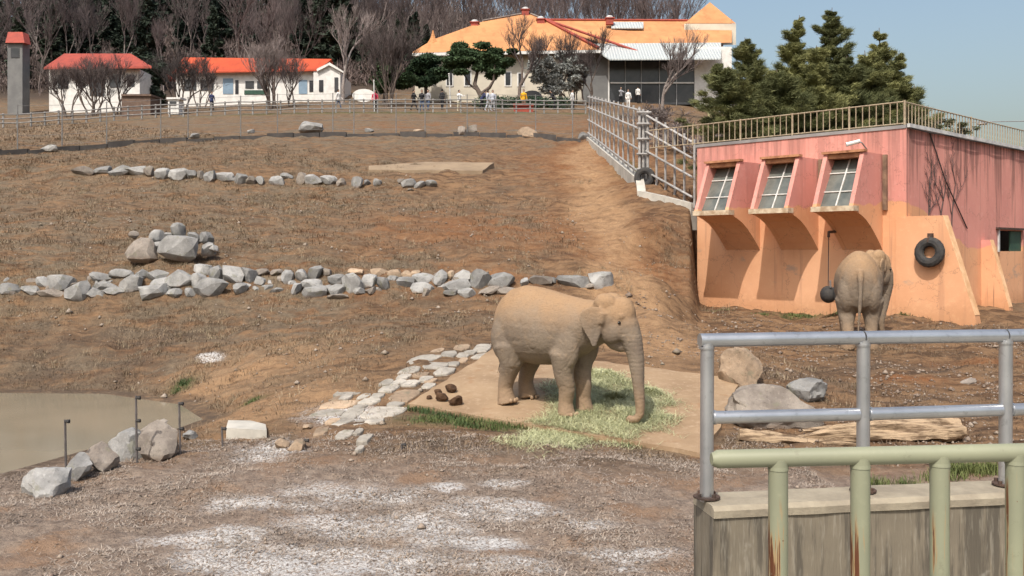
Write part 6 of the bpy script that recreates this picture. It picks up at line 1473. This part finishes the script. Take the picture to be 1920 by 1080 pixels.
# scrub on the bank and on the roof edge
for i, (px, d_, hh, lab) in enumerate(((1262, 52, 1.6, 'bare brown scrub bush behind the lattice fence'), (1300, 50, 1.8, 'bare brown scrub bush beside the yellow board'), (1355, 48, 1.5, 'bare brown scrub bush below the left cedar'), (1225, 58, 1.7, 'bare brown scrub bush above the gate pillar'))):
    me = tree_meshes('', bare_tree(80 + i, hh, 1.3, 6, .035, 4, fork=.3, nb=3, twigr=.008), M['twig_pale'], M['twig_pale']); put_tree('scrub_bush', me, at(px, 0, d_), 0, (1.6, 1.3, 1), lab, None, 'bush')
for i, (px, lab) in enumerate(((1765, 'pale leafy shrub spilling over the roof edge, left of two'), (1818, 'pale leafy shrub spilling over the roof edge, right of two'))):
    t_ = (px - 960) / F; 
    r_q = (t_ * C0.y - C0.x) / (UR.x - t_ * UR.y); b_ = HQ(r_q, -.35, ZT + .1); e = empty('roof_shrub', b_, lab, 'shrub')
    mb = MB(); rr = random.Random(90 + i); cs = []
    for k in range(12):
        tip_ = b_ + UR * rr.uniform(-.9, .9) + NR * rr.uniform(-.1, .3) + Vector((0, 0, rr.uniform(.08, .50))); mb.tube([b_ + UR * rr.uniform(-.3, .3), b_.lerp(tip_, .6) + Vector((0, 0, .1)), tip_], [.015, .01, .005], 4); cs.append((tip_, (.16, .12, .07)))
    mb.build('stems', M['twig_pale'], e); V, Fc = clumps(cs, 60, .10, 95 + i); link('foliage', np_mesh('foliage', V, Fc, M['shrub']), e)
# ------------------------------------------------------------------ wood on the hill
wood_rng = random.Random(123)
kinds = []
for i in range(6): kinds.append(tree_meshes('', bare_tree(200 + i, 13, .62, 1, .16, 5, fork=.36, up=.8, nb=3, twigr=.014, straight=.08), M['wood_bark'] if i % 3 else M['bark_pale'], M['wood_twig']))
def conifer_mesh(seed, h, w):
    r = random.Random(seed); tk = MB(); tk.tube([(0, 0, -.5), (0, 0, h)], [.2, .03], 6); cs = []
    for k in range(30):
        f = .15 + .83 * k / 30; az = k * 2.4; rad = w * (1 - f) ** .8 * r.uniform(.5, 1)
        cs.append(((math.cos(az) * rad * .7, math.sin(az) * rad * .7, f * h + r.uniform(-.3, .3)), (.75 * (1.25 - f), .75 * (1.25 - f), .5)))
    V, Fc = clumps(cs, 130, .55, seed, 1.4, .0); return tk.mesh('trunk', M['bark']), np_mesh('crown', V, Fc, M['evergreen'])
ev = [conifer_mesh(300 + i, 11, 2.3 + .4 * i) for i in range(3)]
spots = []
def wood_spot(n, px0, px1, d0, d1, kinds_, lab, grp, name, hs):
    k = 0; tries = 0
    while k < n and tries < n * 40:
        tries += 1; d_ = wood_rng.uniform(d0, d1); px = wood_rng.uniform(px0, px1); x = (px - 960) / F * d_
        if any((x - a) ** 2 + (d_ - b) ** 2 < 4.0 for a, b in spots): continue
        spots.append((x, d_)); k += 1
        me = wood_rng.choice(kinds_); s = wood_rng.uniform(*hs)
        put_tree(name, me, (x, d_, gz(x, d_)), wood_rng.uniform(0, 6.28), s, lab, grp)
# leafless undergrowth: one brown mass nobody could count
rn_ = np.random.default_rng(77); n_ = 15000; ud = rn_.uniform(106, 175, n_); upx = np.where(rn_.uniform(0, 1, n_) < .5, rn_.uniform(600, 1290, n_), rn_.uniform(-80, 700, n_)); ux = (upx - 960) / F * ud
uz = terrain(ux, ud); V = []
for rep in range(7):
    c_ = np.stack([ux + rn_.normal(0, .5, n_), ud + rn_.normal(0, .5, n_), uz + rn_.uniform(0, 2.6, n_) ** 1.0], -1); d_ = rn_.normal(size=(n_, 3)) * .5; d_[:, 2] += 1; d_ /= np.linalg.norm(d_, axis=1)[:, None]
    e_ = np.cross(d_, rn_.normal(size=(n_, 3))); e_ /= np.linalg.norm(e_, axis=1)[:, None]; s_ = rn_.uniform(.5, 1.2, n_)[:, None]
    V.append(np.stack([c_ - d_ * s_ * .5 - e_ * .05, c_ - d_ * s_ * .5 + e_ * .05, c_ + d_ * s_ * .7], 1).reshape(-1, 3))
V = np.concatenate(V); tag(link('undergrowth', np_mesh('undergrowth', V, np.arange(len(V)).reshape(-1, 3), M['brush'])), 'brown leafless undergrowth between the trees of the wood', 'undergrowth', None, 'stuff')
wood_spot(60, 640, 1285, 112, 132, kinds, 'tall bare tree of the leafless wood behind the orange roofed hall', 'bare trees of the wood behind the hall', 'bare_tree', (.75, 1.1))
wood_spot(62, 620, 1275, 132, 165, kinds, 'bare tree further up the hill in the leafless wood above the hall', 'bare trees further up the hill', 'bare_tree', (.8, 1.15))
wood_spot(30, -40, 640, 104, 125, kinds, 'bare tree of the wood behind the red roofed houses', 'bare trees behind the houses', 'bare_tree', (.7, 1.0))
wood_spot(62, -60, 660, 108, 150, ev, 'dark evergreen tree of the wood above the red roofed houses', 'dark evergreens on the hill', 'evergreen_tree', (.75, 1.2))
wood_spot(26, -120, 680, 150, 190, ev, 'dark evergreen tree at the top of the wooded hill', 'dark evergreens at the top of the hill', 'evergreen_tree', (.9, 1.3))
wood_spot(12, 640, 800, 108, 118, ev[:2], 'dark evergreen beside the left end of the orange roof', 'dark evergreens beside the hall', 'evergreen_tree', (.5, .7))
